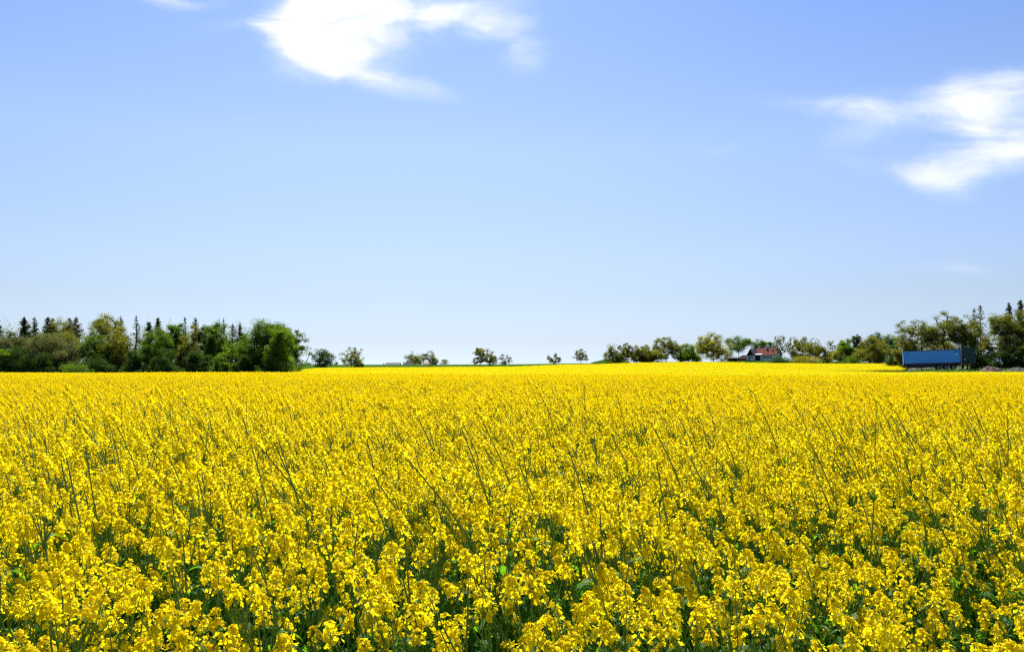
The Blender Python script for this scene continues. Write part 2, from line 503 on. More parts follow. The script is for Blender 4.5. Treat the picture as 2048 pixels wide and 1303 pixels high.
def rape_leaf(g, base, out, L, W, rng, droop):
    """a long clasping leaf with a folded midrib and a wavy edge"""
    n = 8
    out = unit(out); side = unit(np.cross(out, (0, 0, 1.0)))
    t = np.linspace(0, 1, n)
    lift = rng.uniform(.35, 1.0)
    mid = base + out * (t * L)[:, None] + np.array((0, 0, 1.0)) * (L * (lift * t - droop * t ** 2.2))[:, None]
    prof = W * np.sin(np.clip(t * .9 + .1, 0, 1) ** .8 * math.pi) ** .8 + W * .12 * (1 - t)
    wav = rng.uniform(.8, 1.2, (2, n))
    up = np.array((0, 0, 1.0)) * (prof * .35)[:, None]
    l = mid + side * (prof * wav[0])[:, None] + up + rng.normal(0, W * .07, (n, 3))
    r = mid - side * (prof * wav[1])[:, None] + up + rng.normal(0, W * .07, (n, 3))
    v = np.stack([l, mid, r], 1).reshape(-1, 3)
    i = np.arange(n - 1)[:, None] * 3
    q = np.concatenate([i + np.array([[0, 1, 4, 3]]), i + np.array([[1, 2, 5, 4]])])
    g.add(v, q, 3)

def make_rape(seed, lod=0, tall=False):
    """parts of one plant, its foot at the origin: stem, flower heads, leaves"""
    rng = np.random.default_rng(seed)
    H = rng.uniform(1.38, 1.58) if tall else rng.uniform(1.04, 1.26)
    lean = rng.uniform(.08, .56) if tall else rng.uniform(-.02, .26)
    ly = rng.normal(0, .06)
    k = rng.uniform(1.5, 2.9)
    P_ = lambda t: np.array((-lean * t ** k + .012 * math.sin(7 * t + seed), ly * t * t + .012 * math.cos(6 * t + seed), H * t - .25 * lean * t ** 3 * lean))
    stem, heads, leaves = Geo(), [], []
    ts = np.linspace(0, 1, 10 if lod == 0 else 5)
    pts = np.array([P_(t) for t in ts])
    tube(stem, pts, np.linspace(.0068, .0026, len(ts)) * (1.08 if tall else 1), 6 if lod == 0 else 3, 0)
    nf = (36, 24, 11)[lod]
    def head(base, d, L, n):
        h = Geo(); raceme(h, np.asarray(base), np.asarray(d), L, n, rng, lod); heads.append(h)
    d_end = unit(pts[-1] - pts[-2])
    head(pts[-1], d_end + (-.1, 0, .15), rng.uniform(.065, .11), int(nf * 1.25))
    nb = rng.integers(4, 7) if tall else rng.integers(7, 11)
    for b in range(nb):
        t0 = rng.uniform(.36, .60) if tall else rng.uniform(.42, .9)
        az = b * 2.4 + rng.uniform(-.5, .5)
        L = (1.0 - t0) * H * (rng.uniform(.4, .78) if tall else rng.uniform(.45, 1.02)) + .05
        o = np.array((math.cos(az), math.sin(az), 0))
        s = np.linspace(0, 1, 6 if lod == 0 else 3)[:, None]
        spread = rng.uniform(.28, .55)
        p0 = P_(t0)
        bp = p0 + o * L * spread * (s ** .75) + np.array((-lean * .6 * L, 0, 0)) * s ** 2 + np.array((0, 0, 1.0)) * L * (.82 * s)
        tube(stem, bp, np.linspace(.0038, .0017, len(s)), 5 if lod == 0 else 3, 0)
        head(bp[-1], unit(bp[-1] - bp[-2]) + np.array((0, 0, .2)), rng.uniform(.04, .085), int(nf * rng.uniform(.35, 1.0)))
        if lod == 0 and rng.random() < .8:        # bract leaf at the fork
            lg = Geo(); rape_leaf(lg, p0, o, rng.uniform(.06, .12), rng.uniform(.008, .016), rng, rng.uniform(.5, 1.1)); leaves.append(lg)
    if lod == 0:     # young pods below the head
        for j in range(rng.integers(4, 9)):
            t = rng.uniform(.80, .98); p = P_(t); az = rng.uniform(0, 6.28)
            o = np.array((math.cos(az), math.sin(az), .5))
            tube(stem, [p, p + unit(o) * .018, p + unit(o + np.array((0, 0, .6))) * .05], [.0006, .0009, .0008], 3, 0)
    nl = (9, 4, 0)[lod]
    for j in range(nl):
        t = .05 + .62 * j / max(nl, 1) + rng.uniform(0, .06)
        az = j * 2.4 + rng.uniform(-.6, .6)
        big = 1.0 - t
        lg = Geo()
        rape_leaf(lg, P_(t), (math.cos(az), math.sin(az), 0), .08 + .22 * big * rng.uniform(.7, 1.2), .018 + .042 * big * rng.uniform(.7, 1.2), rng, rng.uniform(.6, 1.5))
        leaves.append(lg)
    return stem, heads, leaves

RM = [M['stem'], M['petal'], M['bud'], M['rleaf']]
def joined(parts):
    g = Geo(); g.merge(parts[0])
    for h in parts[1] + parts[2]: g.merge(h)
    return g

NV = 14
VAR = [make_rape(100 + i, 0, i % 3 == 2) for i in range(NV)]
def patch(seed, size, dens, lod, tall=True):
    rng = np.random.default_rng(seed)
    g = Geo(); n = int(size * size * dens)
    k = int(math.ceil(math.sqrt(n)))
    src = [joined(make_rape(seed * 50 + i, lod, tall and i % 4 == 2)) for i in range(12)]
    for i in range(n):
        x = ((i % k) + rng.uniform(0, 1)) / k * size - size / 2
        y = ((i // k) + rng.uniform(0, 1)) / k * size - size / 2
        a = rng.normal(0, .8); s = rng.uniform(.88, 1.05); ca, sa = math.cos(a) * s, math.sin(a) * s
        fl = rng.choice((-1, 1))
        T = lambda v: np.stack([v[:, 0] * ca - fl * v[:, 1] * sa + x, v[:, 0] * sa + fl * v[:, 1] * ca + y, v[:, 2] * s], -1)
        g.merge(src[rng.integers(len(src))], T)
    return g

SRC = []      # meshes the field repeats
def source(g, name):
    o = bpy.data.objects.new(name, g.mesh(name, RM)); SRC.append(o)   # not linked: only its mesh is used
for p in VAR: source(joined(p), 'rapeseed_plant_mesh')
NM, NFAR = 8, 5
for i in range(NM): source(patch(30 + i, 1.0, 28, 1, i < 5), 'rapeseed_square_mesh')
for i in range(NFAR): source(patch(60 + i, 3.0, 19, 2, False), 'rapeseed_block_mesh')

def build_crop():
    rng = np.random.default_rng(5)
    # ---- near: plant by plant
    NEAR = 11.0
    cell = 0.19
    xs = np.arange(-16, 16, cell); ys = np.arange(2.2, NEAR, cell)
    X, Y = np.meshgrid(xs, ys)
    X = (X + rng.uniform(-.5, .5, X.shape) * cell).ravel(); Y = (Y + rng.uniform(-.5, .5, Y.shape) * cell).ravel()
    ok = np.abs(X) < .80 * Y + 6.5
    ok &= rng.random(len(X)) < np.interp(Y, [2.6, 4.2, 6.5], [.60, .88, 1.0])
    X, Y = X[ok], Y[ok]
    vi = rng.integers(0, NV, len(X))
    tall = vi % 3 == 2
    vi = np.where(tall & (Y < 3.6), (vi + 1) % NV, vi)
    rz = rng.normal(0, .8, len(X)); sc = rng.uniform(.88, 1.08, len(X))
    # a little unevenness in how tall the crop stands
    hz = 1 + .055 * np.sin(X * 1.3 + Y * .7) + .05 * np.sin(X * .6 - Y * 1.1)
    Z = ground_z(X, Y)
    u = 1024 + F * X / Y
    vis = (u > -60) & (u < 2110) & (Y > 2.1)
    order = np.argsort(np.where(vis, Y, 99)); pick = order[:300]
    protos = {}
    label = 'leafy rapeseed plant with loose yellow flower heads in the front rows of the crop'
    for i in pick:
        v = int(vi[i])
        e = empty('rapeseed_plant', (X[i], Y[i], Z[i]), rz[i], label, 'plant', 'rapeseed plants in the front rows')
        e.scale = (sc[i], sc[i], sc[i] * hz[i])
        if v not in protos:
            st, hd, lv = VAR[v]
            parts = [st.build('stem', RM, e)] + [h.build('flower_head', RM, e) for h in hd] + [l.build('leaf', RM, e) for l in lv]
            protos[v] = parts
        else:
            for p in protos[v]:
                c = p.copy(); COL.objects.link(c); c.parent = e
    rest = np.setdiff1d(np.arange(len(X)), pick)
    pts = [np.stack([X, Y, Z], -1)[rest]]; idx = [vi[rest]]
    rot = [np.stack([0 * rz, 0 * rz, rz], -1)[rest]]; scl = [np.stack([sc, sc, sc * hz], -1)[rest]]
    # ---- middle and far: squares and blocks of crop
    def tiles(size, y0, y1, first, nvar, hs):
        xs = np.arange(-260, 261, size); ys = np.arange(y0, y1, size)
        X, Y = np.meshgrid(xs, ys); X, Y = X.ravel() + size / 2, Y.ravel() + size / 2
        ok = (np.abs(X) < .82 * Y + 9); X, Y = X[ok], Y[ok]
        ok = in_crop(X, Y); X, Y = X[ok], Y[ok]
        n = len(X)
        fl = rng.choice((-1.0, 1.0), n)
        h = hs * (1 + .035 * np.sin(X * .23 + 1.1 * np.sin(Y * .11)) + .03 * np.sin(Y * .9 + 1.7 * np.sin(X * .06)) + .025 * np.sin(Y * .37 + X * .05) + rng.normal(0, .012, n))
        pts.append(np.stack([X, Y, ground_z(X, Y)], -1)); idx.append(first + rng.integers(0, nvar, n))
        rot.append(np.zeros((n, 3))); scl.append(np.stack([np.full(n, 1.04), fl * 1.04, h], -1))
    tiles(1.0, NEAR, 36.0, NV, 5, 1.0)
    tiles(1.0, 36.0, 62.0, NV + 5, 3, 1.02)
    tiles(3.0, 62.0, 300.0, NV + NM, NFAR, 1.0)
    pts = np.concatenate(pts); idx = np.concatenate(idx); rot = np.concatenate(rot); scl = np.concatenate(scl)
    me = bpy.data.meshes.new('rapeseed_crop')
    me.vertices.add(len(pts)); me.vertices.foreach_set('co', pts.astype(np.float32).ravel())
    a = me.attributes.new('idx', 'INT', 'POINT'); a.data.foreach_set('value', idx.astype(np.int32))
    a = me.attributes.new('rot', 'FLOAT_VECTOR', 'POINT'); a.data.foreach_set('vector', rot.astype(np.float32).ravel())
    a = me.attributes.new('scl', 'FLOAT_VECTOR', 'POINT'); a.data.foreach_set('vector', scl.astype(np.float32).ravel())
    o = bpy.data.objects.new('rapeseed_crop', me); COL.objects.link(o)
    tag(o, 'dense yellow flowering rapeseed crop filling the field to its far edge', 'crop', kind='stuff')
    ng = bpy.data.node_groups.new('sow_crop', 'GeometryNodeTree')
    ng.interface.new_socket('Geometry', in_out='INPUT', socket_type='NodeSocketGeometry')
    ng.interface.new_socket('Geometry', in_out='OUTPUT', socket_type='NodeSocketGeometry')
    gi = ng.nodes.new('NodeGroupInput'); go = ng.nodes.new('NodeGroupOutput')
    def attr(name, typ):
        n = ng.nodes.new('GeometryNodeInputNamedAttribute'); n.data_type = typ; n.inputs['Name'].default_value = name
        return n.outputs[0]
    ai, ar, as_ = attr('idx', 'INT'), attr('rot', 'FLOAT_VECTOR'), attr('scl', 'FLOAT_VECTOR')
    er = ng.nodes.new('FunctionNodeEulerToRotation'); ng.links.new(ar, er.inputs[0])
    jn = ng.nodes.new('GeometryNodeJoinGeometry')
    for k, so in enumerate(SRC):
        oi = ng.nodes.new('GeometryNodeObjectInfo'); oi.inputs['Object'].default_value = so
        oi.inputs['As Instance'].default_value = False
        cp = ng.nodes.new('FunctionNodeCompare'); cp.data_type = 'INT'; cp.operation = 'EQUAL'
        ng.links.new(ai, cp.inputs[2]); cp.inputs[3].default_value = k
        ip = ng.nodes.new('GeometryNodeInstanceOnPoints')
        ng.links.new(gi.outputs[0], ip.inputs['Points']); ng.links.new(cp.outputs[0], ip.inputs['Selection'])
        ng.links.new(oi.outputs['Geometry'], ip.inputs['Instance'])
        ng.links.new(er.outputs[0], ip.inputs['Rotation']); ng.links.new(as_, ip.inputs['Scale'])
        ng.links.new(ip.outputs[0], jn.inputs[0])
    ng.links.new(jn.outputs[0], go.inputs[0])
    md = o.modifiers.new('sow', 'NODES'); md.node_group = ng
    print('crop points', len(pts))
build_crop()

# ------------------------------------------------------------------ trees
def grow(W, H, rng, cb=.28, shape='round', nt=60, forks=1, lean=0.0):
    """skeleton and leaf-clump centres of a broadleaf crown W wide, H high"""
    hz = (H * (1 - cb)) / 2; cz = H * cb + hz
    nl = rng.integers(6, 10)
    lob = []
    for i in range(nl):
        a = i * 2.4 + rng.uniform(-.5, .5); zz = rng.uniform(-.75, .8)
        rr = math.sqrt(max(0.05, 1 - zz * zz)) * .58
        if shape == 'dome': rr = .62 * math.sqrt(max(.05, 1 - max(zz, -.2) ** 2)) * (1.0 if zz < .2 else .9)
        if shape == 'spread': rr = .62; zz = zz * .6 + .15
        if shape == 'cone': rr = .5 * (1 - (zz + 1) / 2) + .12
        if shape == 'column': rr = .36
        lob.append((math.cos(a) * rr, math.sin(a) * rr, zz * .68, rng.uniform(.30, .48)))
    lob.append((0, 0, .55, .42)); lob.append((0, 0, -.1, .5))
    lob = np.array(lob)
    pick = lob[rng.integers(len(lob), size=nt)]
    d = unit(rng.normal(size=(nt, 3))) * (rng.uniform(.35, 1, nt) ** .5)[:, None]
    T = pick[:, :3] + d * pick[:, 3:4]
    # fit to the measured outline
    T[:, 2] = (T[:, 2] - T[:, 2].min()) / (np.ptp(T[:, 2]) + 1e-6) * 2 - 1
    T[:, 0] /= np.percentile(np.abs(T[:, 0]), 97); T[:, 1] /= np.percentile(np.abs(T[:, 1]), 97)
    cr = .10
    T = T * np.array((W / 2 * (1 - cr), W / 2 * (1 - cr), hz * (1 - .7 * cr))) + (0, 0, cz)
    T[:, 0] += lean * W * (T[:, 2] / H - .5)
    nodes = []; parent = []
    for f in range(forks):
        a = rng.uniform(0, 6.28); off = 0 if forks == 1 else W * .05
        tops = np.array((math.cos(a) * off * 2.2 + lean * W * -.1, math.sin(a) * off, H * (cb + .12) if shape != 'column' else H * .6))
        base = np.array((math.cos(a) * off, math.sin(a) * off, -.1))
        n0 = len(nodes); k = 6
        for i in range(k):
            t = i / (k - 1)
            nodes.append(base * (1 - t) + tops * t + rng.normal(0, .012 * H, 3) * (0 if i == 0 else 1) * (1, 1, 0)); parent.append(n0 + i - 1 if i else -1)
    order = np.argsort(np.linalg.norm(T - np.array((0, 0, H * cb)), axis=1))
    for i in order:
        t = T[i]; N = np.array(nodes)
        dv = t - N
        cost = np.linalg.norm(dv, axis=1) + .8 * np.maximum(0, N[:, 2] - t[2])
        j = int(np.argmin(cost)); L = np.linalg.norm(t - N[j]); p0 = N[j]
        steps = max(2, int(L / (H * .07)))
        sag = rng.normal(0, .035 * L, 3); prev = j
        for q in range(1, steps + 1):
            f = q / steps
            nodes.append(p0 + (t - p0) * f + sag * math.sin(f * math.pi) + np.array((0, 0, .06 * L * math.sin(f * math.pi)))); parent.append(prev); prev = len(nodes) - 1
    nodes = np.array(nodes); parent = np.array(parent)
    w = np.ones(len(nodes)) * .4
    for i in range(len(nodes) - 1, -1, -1):
        if parent[i] >= 0: w[parent[i]] += w[i] * .55 + .05
    w = np.sqrt(w)
    return nodes, parent, w, T

def limbs(g, nodes, parent, w, r0, rmin, sides=4):
    rad = np.maximum((w / w.max()) ** 1.9 * r0, rmin)
    i = np.where(parent >= 0)[0]
    a, b = nodes[parent[i]], nodes[i]; ra, rb = np.minimum(rad[parent[i]], rad[i] * 1.7), rad[i]
    d = unit(b - a); ref = np.where(np.abs(d[:, 2:3]) < .9, np.array([[0, 0, 1.0]]), np.array([[1.0, 0, 0]]))
    x = unit(np.cross(d, ref)); y = np.cross(d, x)
    th = np.arange(sides) * 2 * math.pi / sides
    c, s_ = np.cos(th)[None, :, None], np.sin(th)[None, :, None]
    ring = c * x[:, None] + s_ * y[:, None]
    A = a[:, None] + ring * ra[:, None, None]; B = b[:, None] + ring * rb[:, None, None] + (d * rb[:, None] * .3)[:, None]
    v = np.concatenate([A, B], 1).reshape(-1, 3); n = len(i)
    o = np.arange(n)[:, None, None] * 2 * sides; k = np.arange(sides)[None, :]; k2 = (k + 1) % sides
    q = np.stack([k, k2, sides + k2, sides + k], -1).reshape(1, sides, 4) + o
    g.add(v, q.reshape(-1, 4))

TREE_SEED = [11]
def broadleaf(name, u, vtop, wpx, D, leaf, label, cb=.25, shape='round', dens=2.4, nt=None, forks=1, lean=0.0, size=None, clump=.075, bark='bark', cat='tree', group=None, r=None, vbase=None):
    TREE_SEED[0] += 1; rng = np.random.default_rng(TREE_SEED[0])
    p = pix(u, 728, D); x, y = p[0], p[1]
    zb = gz(x, y) if vbase is None else pix(u, vbase, D)[2]
    H = pix(u, vtop, D)[2] - zb; W = wpx * D / F
    if group and 'farmhouse' in group and leaf != 'bronze': wpx *= 1.12
    if group and ('farmhouse' in group or 'hedge' in name or 'container' in group): dens *= 1.3
    if group and 'wood at' in group: wpx *= 1.18; dens *= 1.15
    W = wpx * D / F
    nt = int((nt or np.clip(W * H * 1.3, 30, 110)) * 1.7); dens = dens * 1.75
    nodes, parent, w, T = grow(W, H, rng, cb, shape, nt, forks, lean)
    e = empty(name, (x, y, zb), 0, label, cat, group)
    tg = Geo(); limbs(tg, nodes, parent, w, r or max(.05, .018 * H + .005 * W), .010 + D * 2e-5)
    tg.build('trunk', M[bark], e)
    a = size or (.05 + D * 3.3e-4)
    n = int(dens * W * H * (1 - cb) * .72 / (a * a * .55))
    k = rng.integers(len(T), size=n)
    sd = clump * W
    # leaves gather round twig ends: tighter at some, looser at others
    c = T[k] + np.clip(rng.normal(0, 1.05, (n, 3)), -1.6, 1.6) * (sd * rng.uniform(.55, 1.25, len(T))[k])[:, None] * np.array((1, 1, .75))
    c[:, 2] = np.maximum(c[:, 2], .15)
    cg = Geo(); leaf_cards(cg, c, a, rng, 0)
    cg.build('crown', M['leaf_' + leaf], e)
    return e

def conifer(name, u, vtop, wpx, D, leaf, label, cb=.12, dens=1.0, droop=.25, dead=0.0, bare=0.0, cat='tree', group=None, bark='bark', lean=0.0):
    TREE_SEED[0] += 1; rng = np.random.default_rng(TREE_SEED[0])
    p = pix(u, 728, D); x, y = p[0], p[1]; zb = gz(x, y)
    H = pix(u, vtop, D)[2] - zb; W = 1.45 * wpx * D / F; dens = dens * 1.7
    e = empty(name, (x, y, zb), 0, label, cat, group)
    tg, cg = Geo(), Geo()
    zz = np.linspace(-.1, H, 9); ax = lambda z: np.array((lean * W * (z / H) ** 2 + .05 * math.sin(z * .9), .04 * math.cos(z * .7), z))
    tube(tg, [ax(z) for z in zz], np.linspace(.016 * H + .03, .02, 9), 6)
    a = .10 + D * 4e-4; cs = []
    z = H * cb
    while z < H * .985:
        f = (z - H * cb) / (H * (1 - cb))
        L0 = W / 2 * (1 - f) ** .75 * (.55 + .45 * min(1, f * 6 + .3)) + .12
        for b in range(rng.integers(3, 6)):
            if rng.random() < bare: continue
            az = rng.uniform(0, 6.28); L = L0 * rng.uniform(.55, 1.15)
            o = np.array((math.cos(az), math.sin(az), 0)); up = np.array((0, 0, 1.0))
            dr = droop * rng.uniform(.5, 1.4) * (1 - f) - .25 * f
            t = np.linspace(0, 1, 4)[:, None]
            pts = ax(z) + o * L * t - up * L * dr * t ** 1.5 + up * L * .12 * t ** 3
            tube(tg, pts, [.03, .024, .016, .01], 3)
            if rng.random() < dead: continue
            m = max(3, int(dens * L * 9 / a * .22))
            tt = rng.uniform(.12, 1.02, (m, 1))
            cs.append(ax(z) + o * L * tt - up * L * dr * tt ** 1.5 + rng.normal(0, .11 + .05 * L, (m, 3)) * (1, 1, .8) - up * .1)
        z += rng.uniform(.22, .42) * (.6 + .4 * (1 - f)) * max(1, H / 12)
    top = ax(H)
    cs.append(top - np.array((0, 0, 1.0)) * rng.uniform(0, .9, (10, 1)) + rng.normal(0, .06, (10, 3)))
    tg.build('trunk', M[bark], e)
    leaf_cards(cg, np.concatenate(cs), a, rng, 0, aspect=.38)
    cg.build('crown', M['leaf_' + leaf], e)
    return e

def bush(name, u, vtop, wpx, D, leaf, label, **k):
    k = dict(dict(cb=.04, shape='dome', dens=2.6, clump=.11, cat='bush'), **k)
    return broadleaf(name, u, vtop, wpx, D, leaf, label, **k)

T_, C_, B_ = broadleaf, conifer, bush
def build_trees():
    # ---- the wood on the left
    g = 'trees of the wood at the left'
    C_('spruce_tree', -4, 648, 30, 168, 'needle', 'dark spruce cut off by the left edge of the photo, rising above shrubs', group=g)
    T_('tree', 22, 663, 52, 160, 'grey', 'pale olive thin-leaved tree left of the darkest spruce', dens=1.1, cb=.2, group=g)
    C_('spruce_tree', 47, 632, 44, 165, 'needle', 'darkest and densest spruce, broad with a pointed top, near the left end of the wood', dens=1.6, group=g)
    C_('spruce_tree', 67, 633, 27, 172, 'needle', 'slim spruce touching the right side of the darkest broad spruce', dens=.9, cb=.2, group=g)
    C_('larch_tree', 94, 633, 42, 170, 'larch', 'brownish conifer with a double tip behind the grey-green willow', dens=.9, cb=.3, droop=.1, group=g)
    C_('larch_tree', 103, 635, 32, 176, 'larch', 'thin brownish conifer just right of the double-tipped one', dens=.7, cb=.35, droop=.1, group=g)
    GW = g
    T_('birch_tree', 120, 635, 56, 172, 'olive', 'olive birch with pale stems in the left half of the wood', dens=1.1, cb=.3, shape='round', bark='birch', group=g)
    C_('larch_tree', 137, 635, 36, 174, 'larch', 'slender conifer with bare lower trunk beside the olive birch', dens=.8, cb=.45, droop=.1, group=g)
    C_('larch_tree', 151, 633, 38, 168, 'larch', 'tall ragged conifer at the sky gap right of the olive birch', dens=.9, cb=.3, droop=.2, bare=.1, group=g)
    T_('willow_tree', 104, 666, 92, 159, 'grey', 'wide grey-green willow in front of the thin conifers', dens=1.4, cb=.12, shape='dome', clump=.06, group=g)
    T_('birch_tree', 126, 668, 52, 164, 'olive', 'low olive tree between grey-green willow and sky gap', dens=1.3, cb=.2, group=g)
    T_('broadleaf_tree', 212, 629, 72, 168, 'olive', 'tallest broadleaf tree of the wood, yellow-olive at its top', dens=1.15, cb=.25, clump=.06, nt=90, group=g)
    T_('broadleaf_tree', 192, 662, 50, 160, 'green', 'green tree with loose leaves at the right of the sky gap', dens=1.1, cb=.15, clump=.07, group=g)
    T_('broadleaf_tree', 228, 660, 58, 162, 'olive', 'yellow-green tree below the tallest broadleaf crown', dens=1.3, cb=.15, group=g)
    C_('spruce_tree', 240, 632, 26, 175, 'needle', 'spruce tip showing behind the right shoulder of the tallest broadleaf', dens=.7, cb=.3, group=g)
    C_('spruce_tree', 271, 630, 32, 165, 'needle', 'scraggly half-bare spruce standing alone between two broadleaf trees', dens=.55, cb=.15, bare=.25, dead=.2, droop=.35, group=g)
    C_('spruce_tree', 297, 642, 34, 170, 'needle', 'dull olive spruce with a blunt top right of the scraggly one', dens=1.2, group=g)
    C_('spruce_tree', 315, 634, 34, 170, 'larch', 'pointed olive-green spruce rising over a bright green tree', dens=1.2, droop=.3, group=g)
    T_('broadleaf_tree', 313, 656, 52, 161, 'green', 'bright green round tree below the pointed olive spruce', dens=1.9, cb=.12, group=g)
    T_('broadleaf_tree', 350, 646, 40, 166, 'green', 'mid-green narrow tree left of the bare dead spire', dens=1.6, cb=.12, shape='column', group=g)
    C_('spruce_tree', 371, 634, 22, 170, 'needle', 'dying spruce with a hooked bare tip in the middle of the wood', dens=.45, dead=.4, bare=.2, group=g, lean=-.08)
    T_('broadleaf_tree', 376, 650, 44, 162, 'olive', 'olive-green tree under the hooked bare spruce tip', dens=1.7, cb=.15, group=g)
    C_('spruce_tree', 390, 634, 26, 171, 'needle', 'spruce with thin upright tip right of the hooked bare one', dens=.8, dead=.1, group=g)
    T_('broadleaf_tree', 410, 650, 42, 163, 'green', 'yellow-green tree right of the two thin spruce tips', dens=1.6, cb=.15, group=g)
    T_('broadleaf_tree', 436, 643, 48, 168, 'green', 'tall green tree with a dead spire sticking up from it', dens=1.7, cb=.2, group=g)
    C_('dead_tree', 446, 636, 16, 172, 'larch', 'dead spire with a few twigs above green leaves', dens=.2, dead=.75, cb=.3, group=g)
    C_('spruce_tree', 464, 646, 34, 166, 'larch', 'grey-brown thinning conifer left of the great dark green tree', dens=.7, dead=.35, group=g, bark='birch')
    C_('spruce_tree', 479, 646, 24, 168, 'needle', 'small pointed spruce touching the great dark green tree', dens=1.0, group=g)
    T_('broadleaf_tree', 458, 690, 34, 158, 'bright', 'light green young tree low in the wood under the grey-brown conifer', dens=1.6, cb=.1, group=g)
    T_('broadleaf_tree', 488, 668, 40, 165, 'green', 'green tree filling the gap before the great dark green tree', dens=1.8, cb=.1, group=g)
    T_('broadleaf_tree', 527, 642, 74, 160, 'green', 'great dark green tree with the highest crown at the right end of the wood', dens=2.2, cb=.1, nt=110, group=g)
    T_('broadleaf_tree', 560, 660, 56, 156, 'bright', 'fresh green tree leaning out in front of the wood end', dens=2.2, cb=.06, group=g)
    T_('broadleaf_tree', 583, 658, 46, 166, 'green', 'last tree of the wood, its round side against open sky', dens=1.8, cb=.14, group=g)
    gb = 'bushes along the foot of the wood'
    B_('bush', 5, 700, 34, 153, 'bright', 'bright green bush at the left photo edge', group=gb)
    B_('bush', 40, 694, 60, 154, 'deep', 'dark green bush below the darkest spruce', group=gb)
    B_('bush', 84, 708, 50, 153, 'deep', 'dark low bush below the grey-green willow', group=gb)
    B_('bush', 150, 730, 60, 152, 'green', 'low leafy green bush under the sky gap of the wood', group=gb)
    B_('bush', 200, 712, 44, 155, 'deep', 'dark bush under the loose green tree', group=gb, dens=1.8)
    B_('bush', 262, 702, 44, 155, 'deep', 'deep green bush below the scraggly half-bare spruce', group=gb)
    B_('bush', 330, 700, 50, 154, 'deep', 'shady bush between the bright round tree and the narrow tree', group=gb)
    B_('bush', 395, 704, 46, 154, 'deep', 'shady bush below the thin spruce tips', group=gb)
    B_('bush', 440, 714, 34, 153, 'green', 'small green bush beneath the light green young tree', group=gb)
    B_('bush', 492, 712, 40, 154, 'deep', 'dark bush at the foot of the great dark green tree', group=gb)
    B_('bush', 545, 716, 60, 153, 'green', 'leafy bush at the foot of the fresh green leaning tree', group=gb)
    # ---- lone trees along the far edge
    g = 'lone trees along the far edge of the field'
    T_('round_tree', 645, 697, 43, 296, 'deep', 'dense dark dome-shaped tree with branches to the ground, nearest the wood', cb=.06, shape='dome', dens=1.5, group=g)
    T_('round_tree', 702, 694, 42, 292, 'olive', 'rounded olive tree with open crown, second from the wood', cb=.16, dens=1.0, clump=.055, nt=70, group=g)
    B_('bush', 716, 719, 20, 300, 'green', 'low bush at the right foot of the rounded olive tree')
    T_('flat_tree', 829, 703, 36, 290, 'bronze', 'wind-swept flat-topped tree before the dark barn roof', cb=.34, shape='spread', dens=1.1, lean=-.25, group=g)
    T_('flat_tree', 860, 701, 34, 288, 'bronze', 'bushy brownish tree before the pink building', cb=.25, dens=1.0, clump=.06, group=g)
    T_('small_tree', 889, 719, 20, 500, 'bronze', 'tiny open tree beyond the green field, right of the pink building', cb=.2, dens=.8, group=g, vbase=731)
    T_('field_tree', 960, 695, 31, 276, 'bronze', 'left and taller tree of the close pair near the middle', cb=.26, dens=1.25, clump=.06, group=g)
    T_('field_tree', 978, 698, 33, 278, 'bronze', 'right and lower tree of the close pair near the middle', cb=.22, dens=1.2, clump=.06, group=g)
    T_('field_tree', 1011, 708, 27, 284, 'grey', 'small thin tree just right of the close pair', cb=.3, dens=.75, clump=.055, lean=-.1, group=g)
    T_('field_tree', 1108, 707, 26, 282, 'grey', 'small rounded tree standing alone on the skyline right of the middle', cb=.24, dens=1.2, clump=.06, group=g)
    T_('field_tree', 1162, 698, 29, 284, 'grey', 'upright lone tree with bare trunk left of the grassy mound', cb=.36, dens=1.1, clump=.055, group=g)
    g = 'specks of trees on the skyline'
    for u, v, w in ((606, 727, 12), (617, 725, 10), (672, 723, 8)):
        B_('distant_tree', u, v, w, 640, 'grey', {606: 'tiny far bush by the end of the wood', 617: 'tiny round far tree left of the dark dome tree', 672: 'tiny far tree between dark dome tree and olive tree'}[u], cat='tree', group=g, vbase=731, dens=1.6)
    # ---- hedge and farm trees right of the middle
    g = 'trees around the farmhouse'
    T_('hedge_tree', 1228, 690, 38, 282, 'bronze', 'dark brownish tree rising from the grassy mound, first of the hedge row', cb=.16, dens=1.4, lean=-.1, group=g)
    T_('hedge_tree', 1253, 686, 34, 284, 'bronze', 'brownish twin-stemmed tree second in the hedge row', cb=.25, dens=1.1, clump=.06, forks=2, group=g)
    T_('hedge_tree', 1274, 690, 32, 286, 'olive', 'olive tree in the middle of the hedge row', cb=.18, dens=1.3, group=g)
    T_('hedge_tree', 1291, 690, 32, 288, 'olive', 'yellowish olive tree left of the low round thicket', cb=.12, dens=1.5, group=g)
    B_('thicket', 1308, 702, 46, 286, 'olive', 'low round olive thicket before the large brown tree', dens=2.2, clump=.07)
    T_('broadleaf_tree', 1332, 674, 53, 292, 'bronze', 'large brownish round-headed tree with a slanting trunk', cb=.2, dens=1.15, clump=.05, nt=100, group=g)
    T_('broadleaf_tree', 1360, 692, 26, 296, 'olive', 'narrow olive tree between the brown tree and the bright green one', cb=.12, dens=1.5, group=g)
    T_('broadleaf_tree', 1378, 688, 38, 294, 'bright', 'bright green round tree between two larger brownish trees', cb=.12, dens=2.0, group=g)
    T_('broadleaf_tree', 1427, 666, 64, 296, 'gold', 'tallest yellow-green tree left of the farmhouse', cb=.1, dens=1.25, clump=.05, nt=110, group=g)
    T_('broadleaf_tree', 1477, 674, 42, 330, 'green', 'dark green tree with bare trunk beside the black gable', cb=.4, dens=1.5, shape='spread', group=g)
    T_('broadleaf_tree', 1519, 678, 28, 352, 'green', 'green crown showing over the pale wing roof of the farmhouse', cb=.3, dens=1.6, group=g)
